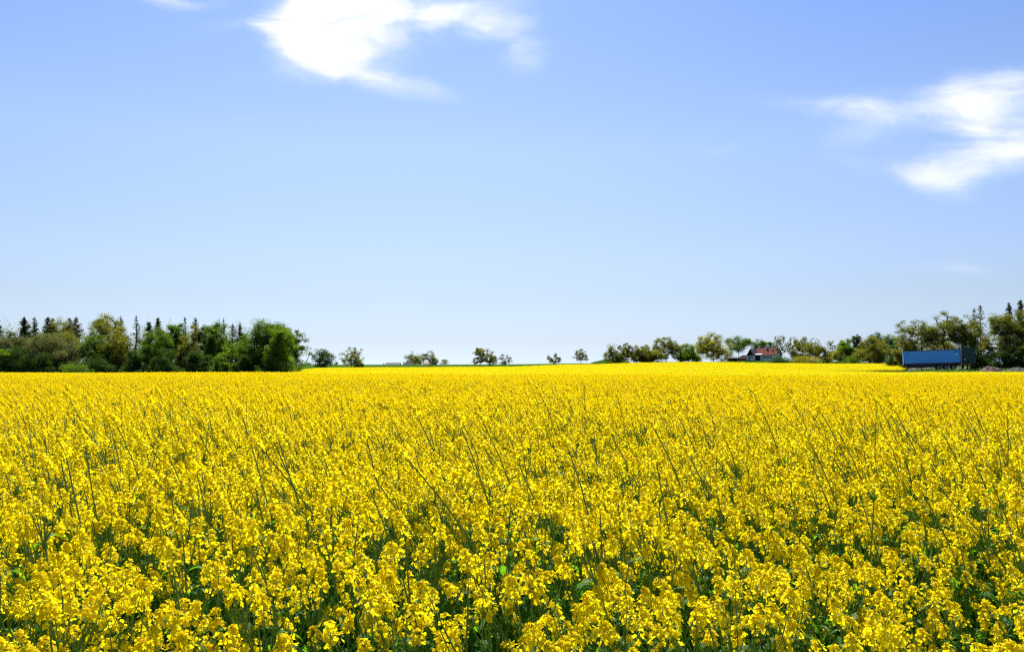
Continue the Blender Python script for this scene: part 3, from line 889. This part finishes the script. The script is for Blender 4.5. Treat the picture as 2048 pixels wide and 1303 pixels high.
    T_('broadleaf_tree', 1538, 683, 18, 354, 'green', 'small green crown behind the right end of the red roof', cb=.3, dens=1.6, group=g)
    T_('bare_tree', 1562, 669, 36, 328, 'bronze', 'nearly leafless twiggy tree at the right gable of the farmhouse', cb=.28, dens=.28, nt=140, clump=.04, group=g)
    T_('bare_tree', 1586, 673, 22, 340, 'bronze', 'thin twiggy tree right of the leafless one', cb=.3, dens=.4, nt=70, clump=.05, group=g)
    T_('broadleaf_tree', 1606, 673, 36, 326, 'bronze', 'brown-leaved tree with a straight dark trunk right of the farmhouse', cb=.35, dens=1.0, clump=.06, group=g)
    B_('bush', 1590, 700, 26, 322, 'grey', 'grey-green bush at the foot of the thin twiggy tree')
    T_('broadleaf_tree', 1629, 686, 36, 318, 'olive', 'olive tree in front of the pale shed', cb=.12, dens=1.3, group=g)
    T_('bare_tree', 1632, 674, 26, 352, 'bronze', 'bare twigs standing over the olive tree by the pale shed', cb=.4, dens=.12, nt=70, group=g)
    B_('bush', 1653, 700, 12, 316, 'deep', 'narrow dark bush right of the pale shed', shape='column')
    T_('bare_tree', 1664, 679, 24, 340, 'bronze', 'slender leafless tree left of the bright green upright tree', cb=.3, dens=.12, nt=60, group=g)
    B_('bush', 1664, 702, 20, 312, 'olive', 'olive bush below the slender leafless tree')
    B_('bush', 1676, 703, 28, 300, 'gold', 'yellow-green bush leaning on the bright upright tree')
    T_('upright_tree', 1692, 677, 34, 302, 'bright', 'bright green upright tree with a pointed crown', cb=.06, dens=2.0, shape='cone', group=g)
    T_('broadleaf_tree', 1716, 668, 24, 330, 'needle', 'dark crown peeping over the left of the big olive willow', cb=.2, dens=1.3, group=g)
    T_('broadleaf_tree', 1752, 664, 40, 328, 'deep', 'dark green crown peeping over the middle of the big olive willow', cb=.2, dens=1.6, group=g)
    T_('willow_tree', 1741, 673, 66, 296, 'olive', 'big rounded olive willow reaching to the yellow crop', cb=.08, dens=1.7, shape='dome', clump=.055, nt=110, group=g)
    T_('broadleaf_tree', 1782, 668, 30, 320, 'green', 'loose blue-green tree right of the big olive willow', cb=.15, dens=1.0, group=g)
    B_('bush', 1558, 715, 42, 298, 'deep', 'dark bush on the lawn before the right gable of the farmhouse')
    B_('bush', 1612, 715, 56, 304, 'gold', 'low yellow-green scrub on the lawn right of the farmhouse', shape='spread')
    B_('bush', 1702, 716, 40, 292, 'green', 'low green bush between the bright upright tree and the olive willow')
    # ---- around the container
    g = 'trees behind the blue container'
    B_('bush', 1792, 690, 34, 196, 'deep', 'dark green bush at the left end of the blue container')
    T_('bush_tree', 1814, 672, 52, 176, 'olive', 'olive rounded tree just behind the left end of the container', cb=.08, dens=1.7, shape='dome', group=g)
    T_('spreading_tree', 1842, 640, 78, 172, 'bronze', 'wide airy tree with slanting trunk over the left half of the container', cb=.4, dens=.75, shape='spread', clump=.05, nt=100, lean=-.25, group=g)
    T_('spreading_tree', 1890, 622, 78, 170, 'bronze', 'airy spreading tree with dark upright trunk over the middle of the container', cb=.42, dens=.85, shape='spread', clump=.05, nt=110, group=g)
    T_('spreading_tree', 1934, 630, 62, 168, 'bronze', 'airy brownish tree above the dark green trailer', cb=.35, dens=1.1, clump=.055, nt=100, group=g)
    B_('bush', 1880, 668, 66, 182, 'olive', 'olive bush seen under the airy trees above the container', dens=1.6)
    B_('bush', 1935, 676, 50, 178, 'bronze', 'brownish thicket directly behind the dark green trailer', dens=1.9)
    C_('larch_tree', 1963, 609, 36, 178, 'larch', 'sparse tall larch with level boughs right of the airy trees', dens=.42, cb=.3, droop=.05, bare=.2, group=g)
    C_('larch_tree', 1951, 615, 22, 184, 'larch', 'shorter sparse larch touching the tall larch on its left', dens=.45, cb=.4, droop=.05, bare=.2, group=g)
    B_('bush', 1957, 700, 26, 160, 'deep', 'dark bush between the dark green trailer and the earth heap')
    T_('young_tree', 1970, 678, 36, 162, 'gold', 'young yellow-green tree behind the earth heap', cb=.1, dens=1.1, group=g)
    C_('spruce_tree', 2021, 604, 38, 176, 'needle', 'spruce with ragged top behind the big brown tree', dens=.9, cb=.2, group=g)
    C_('spruce_tree', 2044, 598, 36, 178, 'needle', 'tallest spruce at the right photo edge', dens=1.0, cb=.2, group=g)
    T_('big_tree', 2026, 622, 92, 160, 'bronze', 'big brown-green tree at the right photo edge', cb=.1, dens=1.6, shape='dome', clump=.05, nt=110, group=g)
    B_('bush', 2000, 700, 40, 158, 'deep', 'dark bush behind the right side of the earth heap')
    B_('bush', 2040, 696, 50, 156, 'deep', 'dark bush at the right photo edge under the big tree')
    # further trees massed behind the front of the wood, too many to tell apart
    rng = np.random.default_rng(78)
    for leaf, n_, ph in (('green', 26000, 0.0), ('olive', 17000, 2.1), ('deep', 26000, 4.0)):
        D = rng.uniform(186, 222, n_); u = rng.uniform(-80, 560, n_)
        x = (u - 1024) / F * D
        hm = 10.6 + 1.8 * np.sin(x * .31 + ph) + 1.1 * np.sin(x * .83 + D * .5 + ph * 2) + .8 * np.sin(x * 2.1 + D)
        hm *= np.interp(u, [-80, 155, 163, 172, 182, 248, 256, 264, 272, 480, 555], [1, 1, .4, .4, 1, 1, .45, .45, 1, 1, .7])
        hgt = hm * rng.uniform(0, 1, n_) ** .75
        keep = np.sin(x * 1.3 + ph) + np.sin(D * .9 + x * .4) + .8 * np.sin(hgt * 1.1 + x * .5 + ph) + rng.normal(0, .7, n_) > -.4
        if leaf == 'green': cg = [Geo(), Geo(), Geo()]; BGM = cg
        leaf_cards(BGM[('green', 'olive', 'deep').index(leaf)], np.stack([x, D, ground_z(x, D) + hgt], -1)[keep], .17, rng)
    wg = Geo()
    for i, gg in enumerate(BGM): wg.merge(gg, None, i)
    for i in range(60):
        D = rng.uniform(188, 220); x = (rng.uniform(-60, 545) - 1024) / F * D; z = gz(x, D)
        tube(wg, [(x, D, z - .1), (x + rng.normal(0, .2), D, z + 4), (x + rng.normal(0, .4), D, z + rng.uniform(6.5, 9))], [.16, .11, .03], 5, 3)
    tag(wg.build('woodland', [M['leaf_green'], M['leaf_olive'], M['leaf_deep'], M['bark']]), 'mass of further trees deep in the wood at the left', 'woodland', kind='stuff')
    # shaded ground cover under the wood
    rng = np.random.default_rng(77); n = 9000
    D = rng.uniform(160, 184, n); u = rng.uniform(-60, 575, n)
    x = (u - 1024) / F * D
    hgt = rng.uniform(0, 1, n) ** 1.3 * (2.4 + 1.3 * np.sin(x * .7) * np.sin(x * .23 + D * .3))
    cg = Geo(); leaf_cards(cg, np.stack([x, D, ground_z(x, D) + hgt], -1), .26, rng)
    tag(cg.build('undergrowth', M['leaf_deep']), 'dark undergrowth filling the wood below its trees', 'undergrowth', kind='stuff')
build_trees()

# ------------------------------------------------------------------ buildings, container, heaps
M['white_wall'] = principled('whitewash', (0.88, 0.88, 0.86), 0.9, 0.1, (0.80, 0.80, 0.77), 0.9)
M['black_board'] = principled('tarred_boards', (0.018, 0.017, 0.016), 0.8, 0.2, (0.035, 0.03, 0.027), 3.0, stretch=(6, 6, .4))
M['red_tile'] = principled('red_tiles', (0.21, 0.058, 0.042), 0.9, 0.1, (0.16, 0.05, 0.04), 2.0)
M['pale_tile'] = principled('weathered_tiles', (0.40, 0.27, 0.24), 0.9, 0.1, (0.33, 0.22, 0.20), 2.0)
M['grey_roof'] = principled('fibre_cement', (0.16, 0.19, 0.20), 0.85, 0.15, (0.12, 0.14, 0.15), 0.6)
M['dark_roof'] = principled('dark_green_roof', (0.035, 0.055, 0.05), 0.8, 0.2, (0.05, 0.07, 0.062), 0.5)
M['pink_wall'] = principled('faded_red_wall', (0.36, 0.22, 0.20), 0.9, 0.1, (0.30, 0.19, 0.17), 0.8)
M['thatch'] = principled('old_thatch', (0.075, 0.055, 0.04), 0.95, 0.05, (0.05, 0.04, 0.03), 3.0)
M['sheet_white'] = principled('white_sheet_roof', (0.7, 0.7, 0.7), 0.5, 0.3, (0.6, 0.6, 0.6), 1.0)
M['grey_wood'] = principled('grey_wood', (0.22, 0.21, 0.19), 0.9, 0.1, (0.16, 0.15, 0.14), 3.0)
M['glass'] = principled('window_glass', (0.03, 0.035, 0.04), 0.12, 0.5)
M['paint_white'] = principled('white_paint', (0.75, 0.75, 0.74), 0.5, 0.3, (0.68, 0.68, 0.66), 4.0)
M['blue_paint'] = principled('blue_container_paint', (0.088, 0.40, 0.88), 0.5, 0.35, (0.10, 0.37, 0.78), 0.7)
M['blue_frame'] = principled('blue_frame_paint', (0.035, 0.11, 0.30), 0.55, 0.3, (0.09, 0.07, 0.06), 1.6)
M['steel_black'] = principled('black_chassis', (0.018, 0.018, 0.02), 0.6, 0.3, (0.045, 0.03, 0.022), 2.0)
M['rubber'] = principled('rubber', (0.02, 0.02, 0.021), 0.85, 0.2, (0.03, 0.028, 0.026), 5.0)
M['rim'] = principled('steel_rim', (0.28, 0.28, 0.28), 0.5, 0.4, (0.18, 0.15, 0.12), 5.0)
M['green_paint'] = principled('dark_green_paint', (0.009, 0.062, 0.048), 0.5, 0.35, (0.010, 0.05, 0.038), 0.9)
M['red_mark'] = principled('red_paint', (0.28, 0.02, 0.02), 0.5, 0.3)
M['earth'] = principled('dug_earth', (0.13, 0.095, 0.072), 1.0, 0.05, (0.20, 0.155, 0.125), 1.2, bump=0.6, bscale=4)
M['earth_grey'] = principled('grey_earth', (0.12, 0.115, 0.10), 1.0, 0.05, (0.17, 0.16, 0.14), 1.2, bump=0.6, bscale=4)

def gable_roof(g, x0, x1, y0, y1, ze, zr, over=.3, th=.16, axis='x', m=0, hip0=0.0, hip1=0.0):
    """two thick slopes meeting at a ridge that runs along the axis, ends pulled in for hips"""
    if axis == 'x':
        f = lambda a, b, z: (a, b, z); a0, a1, b0, b1 = x0, x1, y0, y1
    else:
        f = lambda a, b, z: (b, a, z); a0, a1, b0, b1 = y0, y1, x0, x1
    bm = (b0 + b1) / 2; sl_ = (zr - ze) / (bm - b0)
    zo = ze - over * sl_
    a0 -= over; a1 += over; b0 -= over; b1 += over
    top = [f(a0, b0, zo), f(a1, b0, zo), f(a1, b1, zo), f(a0, b1, zo), f(a0 + hip0, bm, zr), f(a1 - hip1, bm, zr)]
    T3 = [(x, y, z + th) for x, y, z in top]
    for L in (T3, [(x, y, z + .01) for x, y, z in top]):
        g.poly([L[0], L[1], L[5], L[4]], m); g.poly([L[3], L[4], L[5], L[2]], m)
        if hip0: g.poly([L[0], L[4], L[3]], m)
        if hip1: g.poly([L[1], L[2], L[5]], m)
    rim_ = [0, 1, 5, 2, 3, 4] if not (hip0 or hip1) else [0, 1, 2, 3]
    if hip0 and not hip1: rim_ = [0, 1, 5, 2, 3]
    if hip1 and not hip0: rim_ = [0, 1, 2, 3, 4]
    for i in range(len(rim_)):
        a, b = rim_[i], rim_[(i + 1) % len(rim_)]
        lo = lambda k: (top[k][0], top[k][1], top[k][2] + .01)
        g.poly([lo(a), lo(b), T3[b], T3[a]], m)

def gable_walls(g, x0, x1, y0, y1, ze, zr, axis='x', z0=-.4, m=0, mg=None):
    mg = m if mg is None else mg
    g.poly([(x0, y0, z0), (x1, y0, z0), (x1, y0, ze), (x0, y0, ze)], m)
    g.poly([(x1, y1, z0), (x0, y1, z0), (x0, y1, ze), (x1, y1, ze)], m)
    g.poly([(x0, y1, z0), (x0, y0, z0), (x0, y0, ze), (x0, y1, ze)], m)
    g.poly([(x1, y0, z0), (x1, y1, z0), (x1, y1, ze), (x1, y0, ze)], m)
    if axis == 'x':
        ym = (y0 + y1) / 2
        g.poly([(x0, y1, ze), (x0, y0, ze), (x0, ym, zr)], mg); g.poly([(x1, y0, ze), (x1, y1, ze), (x1, ym, zr)], mg)
    else:
        xm = (x0 + x1) / 2
        g.poly([(x0, y0, ze), (x1, y0, ze), (xm, y0, zr)], mg); g.poly([(x1, y1, ze), (x0, y1, ze), (xm, y1, zr)], mg)

def spot(u, D):
    p = pix(u, 728, D); return p[0], p[1], gz(p[0], p[1])

def build_buildings():
    x, y, z = spot(1508, 333)
    h = empty('farmhouse', (x, y, z + .05), R(-42), 'white farmhouse with red tiled roof and black boarded wing gable', 'house')
    g = Geo(); gable_walls(g, 0, 9.4, 0, 6, 2.25, 4.75); w = g.build('wall', M['white_wall'], h)
    g = Geo(); gable_roof(g, 0, 9.4, 0, 6, 2.25, 4.85); rf = g.build('roof', M['red_tile'], h)
    rf['label'] = 'red tiled roof'
    g = Geo(); box(g, (3.85, 2.7, 4.6), (4.45, 3.3, 5.75)); box(g, (3.78, 2.63, 5.75), (4.52, 3.37, 5.9)); g.build('chimney', M['white_wall'], rf)
    g = Geo(); gable_walls(g, -1.6, 1.4, -3, 0, 2.1, 4.5, 'y'); o = g.build('wing_wall', M['white_wall'], h)
    g = Geo(); g.poly([(-1.7, -3.03, 2.05), (1.5, -3.03, 2.05), (-.1, -3.03, 4.45)]); g.poly([(-1.7, -3.005, 2.05), (-.1, -3.005, 4.45), (1.5, -3.005, 2.05)])
    box(g, (-1.7, -3.06, 1.98), (1.5, -3.031, 2.12)); g.build('gable_boards', M['black_board'], h)
    g = Geo(); gable_roof(g, -1.6, 1.4, -3, 2.9, 2.1, 4.58, axis='y', over=.25); o = g.build('wing_roof', M['pale_tile'], h); o['label'] = 'pale weathered wing roof'
    def window(x0, x1, z0, z1, yf):
        g = Geo(); t = .07
        box(g, (x0, yf - .05, z0), (x1, yf - .002, z0 + t)); box(g, (x0, yf - .05, z1 - t), (x1, yf - .002, z1))
        box(g, (x0, yf - .05, z0 + t), (x0 + t, yf - .002, z1 - t)); box(g, (x1 - t, yf - .05, z0 + t), (x1, yf - .002, z1 - t))
        xm = (x0 + x1) / 2; box(g, (xm - .03, yf - .047, z0 + t), (xm + .03, yf - .003, z1 - t))
        f = g.build('window', M['paint_white'], h)
        g = Geo(); box(g, (x0 + t, yf - .02, z0 + t), (xm - .03, yf - .004, z1 - t)); box(g, (xm + .03, yf - .02, z0 + t), (x1 - t, yf - .004, z1 - t)); g.build('pane', M['glass'], f)
    for xc in (4.6, 6.0, 7.4): window(xc - .5, xc + .5, .65, 1.85, 0)
    window(.2, 1.0, .7, 1.7, -3)
    g = Geo(); box(g, (-1.0, -3.05, 0), (-.1, -3.003, 1.95)); g.build('door', M['grey_wood'], h)
    g = Geo(); box(g, (1.5, -1.7, -.3), (2.7, -.01, 2.25)); g.build('porch', M['black_board'], h)
    g = Geo(); v = [(1.15, -1.9, 2.26), (3.9, -1.9, 2.26), (3.9, -.01, 2.62), (1.15, -.01, 2.62)]
    g.add(v + [(a, b, c + .08) for a, b, c in v], [(0, 3, 2, 1), (4, 5, 6, 7), (0, 1, 5, 4), (1, 2, 6, 5), (2, 3, 7, 6), (3, 0, 4, 7)]); g.build('porch_roof', M['sheet_white'], h)
    # dark sheds left of the house
    x, y, z = spot(1456, 322)
    b = empty('shed', (x, y, z + .05), R(-8), 'low dark shed with flat grey roof left of the farmhouse', 'shed')
    g = Geo(); box(g, (0, 0, -.5), (3.6, 3, 1.55)); g.build('wall', M['black_board'], b)
    g = Geo(); v = [(-.2, -.25, 1.56), (3.8, -.25, 1.56), (3.8, 3.2, 1.95), (-.2, 3.2, 1.95)]
    g.add(v + [(a, b_, c + .1) for a, b_, c in v], [(0, 3, 2, 1), (4, 5, 6, 7), (0, 1, 5, 4), (1, 2, 6, 5), (2, 3, 7, 6), (3, 0, 4, 7)]); g.build('roof', M['grey_wood'], b)
    x, y, z = spot(1476, 338)
    b = empty('barn', (x, y, z), R(-10), 'dark barn with sloping brown roof beside the black gable', 'barn')
    g = Geo(); gable_walls(g, 0, 4.4, 0, 4, .8, 2.0); g.build('wall', M['black_board'], b)
    g = Geo(); gable_roof(g, 0, 4.4, 0, 4, .8, 2.1, hip0=2.4); g.build('roof', M['thatch'], b)
    x, y, z = spot(1639.5, 331)
    b = empty('shed', (x, y, z), R(-18), 'small pale shed between the olive tree and the narrow dark bush', 'shed')
    g = Geo(); gable_walls(g, 0, 2.6, 0, 3, 2.0, 2.75, 'y'); g.build('wall', M['pink_wall' if 0 else 'grey_wood'], b)
    g = Geo(); gable_roof(g, 0, 2.6, 0, 3, 2.0, 2.8, axis='y', over=.2); g.build('roof', M['sheet_white'], b)
    x, y, z = spot(1600, 345)
    b = empty('barn', (x, y, z), R(-14), 'dark reddish barn behind the brown-leaved tree', 'barn')
    g = Geo(); gable_walls(g, 0, 4, 0, 4, 1.6, 2.9); g.build('wall', M['black_board'], b)
    g = Geo(); gable_roof(g, 0, 4, 0, 4, 1.6, 3.0); g.build('roof', M['thatch'], b)
    # far farm on the left skyline
    k = 545 / F
    def far(u0, u1, vtop, rz, label, name, wall, roof, depth, zr_, ze_, hip0=0, hip1=0):
        x, y, _ = spot(u0, 545); z = 2 + (728 - vtop) * k - zr_
        b = empty(name, (x, y, z), R(rz), label, 'barn' if name == 'barn' else 'house')
        L = (u1 - u0) * k
        g = Geo(); gable_walls(g, .3, L - .3, 0, depth, ze_, zr_ - .15); g.build('wall', M[wall], b)
        g = Geo(); gable_roof(g, .3, L - .3, 0, depth, ze_, zr_ - .16, hip0=hip0, hip1=hip1, over=.3); g.build('roof', M[roof], b)
    far(764, 800, 724.6, 0, 'long low grey barn roof on the skyline left of the bigger barn', 'barn', 'black_board', 'grey_roof', 8, 4.5, 2.2, hip0=2.6)
    far(805, 840, 719.6, 0, 'large dark green barn roof behind the wind-swept flat-topped tree', 'barn', 'black_board', 'dark_roof', 9, 6.0, 2.4, hip0=2.6)
    far(845, 872, 723.0, 0, 'faded pink building behind the bushy brownish tree', 'house', 'pink_wall', 'pale_tile', 7, 4.8, 3.2)

def build_mound():
    n, m_ = 40, 14
    x0, y0, _ = spot(1222, 305); g = Geo(); V = []
    for j in range(m_ + 1):
        for i in range(n + 1):
            a, b = i / n * 2 - 1, j / m_ * 2 - 1
            r = max(0, 1 - abs(a) ** 2.6) * max(0, 1 - b * b)
            x, y = x0 + a * 9.3, y0 + b * 9
            V.append((x, y, gz(x, y) - .1 + 2.75 * r ** .8 + .15 * math.sin(x * 1.1) * r))
    q = [(j * (n + 1) + i, j * (n + 1) + i + 1, (j + 1) * (n + 1) + i + 1, (j + 1) * (n + 1) + i) for j in range(m_) for i in range(n)]
    g.add(V, q); tag(g.build('hill', M['meadow'], smooth=True), kind='structure')

def heap(name, u, D, W, Dp, H, mat, label, seed):
    rng = np.random.default_rng(seed); n = 46
    x0, y0, z0 = spot(u, D); V = []
    ph = rng.uniform(0, 6, 6)
    for j in range(n + 1):
        for i in range(n + 1):
            a, b = i / n * 2 - 1, j / n * 2 - 1
            r = math.hypot(a * (1 + .12 * math.sin(3 * b + ph[0])), b)
            hh = max(0, 1 - r) ** .85 * (1 + .18 * math.sin(5 * a + ph[1]) * math.sin(4 * b + ph[2]) + .10 * math.sin(13 * a + ph[3]) * math.sin(11 * b + ph[4]))
            V.append((a * W / 2, b * Dp / 2, H * hh + (rng.normal(0, .03) if hh > 0 else -.15)))
    g = Geo(); g.add(V, [(j * (n + 1) + i, j * (n + 1) + i + 1, (j + 1) * (n + 1) + i + 1, (j + 1) * (n + 1) + i) for j in range(n) for i in range(n)])
    o = g.build(name, mat); o.location = (x0, y0, z0); tag(o, label, 'earth heap')

def corrugated(g, x0, x1, y, z0, z1, ny, pitch=.40, dep=.06, m=0):
    """trapezoid corrugated steel, in the plane y, its face towards ny"""
    xs, ys = [], []; n = int((x1 - x0) / pitch); p = (x1 - x0) / n
    for i in range(n):
        for f, d in ((0, 0), (.28, 0), (.44, 1), (.72, 1), (.88, 0)):
            xs.append(x0 + (i + f) * p); ys.append(y - ny * dep * d)
    xs.append(x1); ys.append(y)
    v = np.array([(a, b, z) for a, b in zip(xs, ys) for z in (z0, z1)])
    k = np.arange(len(xs) - 1) * 2
    q = np.stack([k, k + 2, k + 3, k + 1], -1)
    g.add(v, q if ny < 0 else q[:, ::-1], m)

def wheel(parent, x, y, z, r=.5, w=.28):
    t = Geo(); th = np.linspace(0, 2 * math.pi, 25)[:-1]
    prof = [(r * .58, -w / 2), (r * .93, -w / 2), (r, -w * .36), (r, w * .36), (r * .93, w / 2), (r * .58, w / 2)]
    V = np.array([(x + a * math.cos(q), y + b, z + a * math.sin(q)) for q in th for a, b in prof]); n = len(prof)
    Q = [(i * n + j, i * n + j + 1, ((i + 1) % 24) * n + j + 1, ((i + 1) % 24) * n + j) for i in range(24) for j in range(n - 1)]
    t.add(V, Q)
    root = bpy.data.objects.new('wheel', None); COL.objects.link(root); root.parent = parent
    t.build('tyre', M['rubber'], root)
    g = Geo()
    for yy in (-w * .3, w * .3):
        g.poly([(x + r * .58 * math.cos(q), y + yy, z + r * .58 * math.sin(q)) for q in th])
    g.poly([(x + r * .2 * math.cos(q), y - w * .45, z + r * .2 * math.sin(q)) for q in th])
    for i in range(24):
        a, b = th[i], th[(i + 1) % 24]
        g.poly([(x + r * .2 * math.cos(a), y - w * .3, z + r * .2 * math.sin(a)), (x + r * .2 * math.cos(b), y - w * .3, z + r * .2 * math.sin(b)),
                (x + r * .2 * math.cos(b), y - w * .45, z + r * .2 * math.sin(b)), (x + r * .2 * math.cos(a), y - w * .45, z + r * .2 * math.sin(a))])
    g.build('rim', M['rim'], root)

def build_container():
    pl = pix(1807.5, 728.3, 156.0); rot = (0, R(-1.85), R(-22))
    c = empty('shipping_container', pl, 0, 'long blue corrugated shipping container raised on a trailer at the field edge', 'container')
    c.rotation_euler = rot
    L, W, H = 9.82, 2.44, 2.59
    g = Geo(); corrugated(g, .16, L - .16, .02, .16, H - .13, -1); corrugated(g, .16, L - .16, W - .02, .16, H - .13, 1)
    g.build('side_panel', M['blue_paint'], c)
    g = Geo(); box(g, (.1, .03, H - .09), (L - .1, W - .03, H - .04)); g.build('roof', M['blue_paint'], c)
    g = Geo()
    for y0, y1 in ((0, .13), (W - .13, W)):
        box(g, (.17, y0, 0), (L - .17, y1, .16)); box(g, (.17, y0, H - .13), (L - .17, y1, H))
        for x0, x1 in ((0, .165), (L - .165, L)): box(g, (x0, y0 - .003, .12), (x1, y1 + .003, H - .12))
    for x0, x1 in ((0, .13), (L - .13, L)):
        box(g, (x0, .17, 0), (x1, W - .17, .16)); box(g, (x0, .17, H - .13), (x1, W - .17, H))
    box(g, (.17, .13, .06), (L - .17, W - .13, .14))
    g.build('frame', M['blue_frame'], c)
    g = Geo()
    for x0 in (-.004, L - .174):
        for y0 in (-.004, W - .174):
            for z0 in (-.004, H - .116): box(g, (x0, y0, z0), (x0 + .178, y0 + .178, z0 + .12))
    g.build('corner_casting', M['blue_frame'], c)
    g = Geo(); box(g, (.04, .16, .17), (.09, W - .16, H - .14)); g.build('end_wall', M['blue_paint'], c)
    for k_ in range(2):
        g = Geo(); y0 = .16 + k_ * 1.065; box(g, (L - .09, y0, .17), (L - .04, y0 + 1.05, H - .14))
        d = g.build('door', M['blue_paint'], c)
        g = Geo()
        for yy in (y0 + .3, y0 + .75): tube(g, [(L - .01, yy, .1), (L - .01, yy, H - .1)], .017, 6)
        g.build('locking_bar', M['rim'], d)
    g = Geo(); box(g, (8.95, -.02, 1.48), (9.36, .015, 1.72)); o = g.build('sticker', M['paint_white'], c); o['label'] = 'white sticker near the right end'
    for x0, z0 in ((.62, 1.95), (9.0, 2.14)):
        g = Geo(); box(g, (x0, -.025, z0), (x0 + .22, .015, z0 + .18))
        for q in range(3): box(g, (x0 + .02, -.036, z0 + .025 + q * .05), (x0 + .20, -.026, z0 + .05 + q * .05))
        g.build('vent', M['steel_black'], c)
    # the trailer it rides on
    t = empty('trailer', pl, 0, 'black flat trailer carrying the blue container', 'trailer'); t.rotation_euler = rot
    g = Geo()
    for yb in (.35, W - .53): box(g, (.0, yb, -.44), (L - .2, yb + .18, -.02))
    for i in range(9): box(g, (.3 + i, .535, -.3), (.4 + i, W - .535, -.1))
    box(g, (-.05, .02, -.22), (.1, W - .02, -.012)); box(g, (L - .2, .02, -.24), (L - .05, W - .02, -.012))
    for yb in (.02, W - .08): box(g, (.1, yb, -.2), (L - .2, yb + .06, -.012))
    g.build('chassis', M['steel_black'], t)
    for yb in (.45, W - .6):
        g = Geo(); box(g, (.05, yb, -1.05), (.2, yb + .15, -.445)); box(g, (-.05, yb - .08, -1.12), (.3, yb + .23, -1.051)); g.build('leg', M['steel_black'], t)
    for x_ in (6.0, 7.25, 8.5):
        g = Geo(); tube(g, [(x_, .1, -.78), (x_, W - .1, -.78)], .07, 8); g.build('axle', M['steel_black'], t)
        for y_ in (.2, W - .2): wheel(t, x_, y_, -.78, .48)
    g = Geo(); box(g, (.8, .05, -.72), (5.5, .1, -.23)); g.build('side_guard', M['steel_black'], t)
    # dark green box trailer
    p = pix(1923.5, 724.2, 153.2)
    b = empty('box_trailer', p, R(-27), 'dark green box trailer standing end-on at the right end of the blue container', 'trailer')
    W2, H2 = 2.25, 2.7
    g = Geo(); box(g, (0, .05, 0), (W2, 5.5, H2)); o = g.build('body', M['green_paint'], b)
    for k_ in range(2):
        g = Geo(); x0 = .06 + k_ * 1.07; box(g, (x0, 0, .06), (x0 + 1.05, .047, H2 - .08)); d = g.build('door', M['green_paint'], b)
        g = Geo()
        for xx in (x0 + .28, x0 + .8): tube(g, [(xx, -.03, .05), (xx, -.03, H2 - .1)], .02, 6)
        g.build('locking_bar', M['green_paint'], d)
    g = Geo(); box(g, (.48, -.055, .36), (.64, -.003, .66)); g.build('plate', M['paint_white'], b)
    g = Geo(); box(g, (.84, -.012, .95), (.98, -.002, 1.4)); g.build('mark', M['red_mark'], b)
    g = Geo(); box(g, (.1, .1, -.3), (W2 - .1, 5.4, -.004)); box(g, (0, -.02, -.62), (W2, .1, -.48)); box(g, (.3, 0, -.48), (.4, .1, -.3)); box(g, (W2 - .4, 0, -.48), (W2 - .3, .1, -.3))
    g.build('chassis', M['steel_black'], b)
    for x0 in (.1, W2 - .32):
        g = Geo(); box(g, (x0, -.045, -.60), (x0 + .22, -.022, -.5)); g.build('tail_light', M['red_mark'], b)
    for y_ in (.9, 4.4):
        for x_ in (.22, W2 - .22):
            ro = Geo(); wheel_holder = bpy.data.objects.new('wheel', None); COL.objects.link(wheel_holder); wheel_holder.parent = b
            th = np.linspace(0, 2 * math.pi, 25)[:-1]; r, w = .48, .3
            prof = [(r * .58, -w / 2), (r * .93, -w / 2), (r, -w * .36), (r, w * .36), (r * .93, w / 2), (r * .58, w / 2)]
            V = np.array([(x_ + bb, y_ + a * math.cos(q), -.78 + a * math.sin(q)) for q in th for a, bb in prof])
            ro.add(V, [(i * 6 + j, i * 6 + j + 1, ((i + 1) % 24) * 6 + j + 1, ((i + 1) % 24) * 6 + j) for i in range(24) for j in range(5)])
            ro.build('tyre', M['rubber'], wheel_holder)
            rg = Geo()
            for xx in (-w * .3, w * .3): rg.poly([(x_ + xx, y_ + r * .58 * math.cos(q), -.78 + r * .58 * math.sin(q)) for q in th])
            rg.build('rim', M['rim'], wheel_holder)

def build_verge():
    rng = np.random.default_rng(9); n = 26000
    u = 1610 + 560 * rng.uniform(0, 1, n); D = rng.uniform(126, 154, n)
    ok = gap(u, D); u, D = u[ok], D[ok]; n = len(u)
    x = (u - 1024) / F * D; z = ground_z(x, D) + .05
    h = rng.uniform(.12, .36, n) * (1 + .8 * (np.sin(x * .9) * np.sin(x * .31 + D) > .35)) * np.interp(u, [1610, 1800], [.6, 1])
    lean = rng.normal(0, .35, (n, 2)) * h[:, None]; az = rng.uniform(0, math.pi, n); w = rng.uniform(.03, .09, n)
    a = np.stack([np.cos(az) * w, np.sin(az) * w, 0 * w], -1)
    b = np.stack([x, D, z - .05], -1); m = b + np.stack([lean[:, 0] * .4, lean[:, 1] * .4, h * .6], -1); t = b + np.stack([lean[:, 0], lean[:, 1], h], -1)
    v = np.stack([b - a * .7, b + a * .7, m + a, m - a, t + a * .2, t - a * .2], 1).reshape(-1, 3)
    i = np.arange(n)[:, None] * 6
    g = Geo(); g.add(v, np.concatenate([i + np.array([[0, 1, 2, 3]]), i + np.array([[3, 2, 4, 5]])]))
    tag(g.build('grass', M['grass']), 'tall green grass and weeds on the track below the blue container', 'grass', kind='stuff')

build_buildings()
build_mound()
heap('earth_heap', 1981, 143.5, 5.0, 4.5, 1.55, M['earth'], 'brown heap of dug earth right of the dark green trailer', 3)
heap('earth_heap', 2034, 147, 5.2, 4.0, .85, M['earth_grey'], 'low grey earth heap at the right photo edge', 4)
build_container()
build_verge()
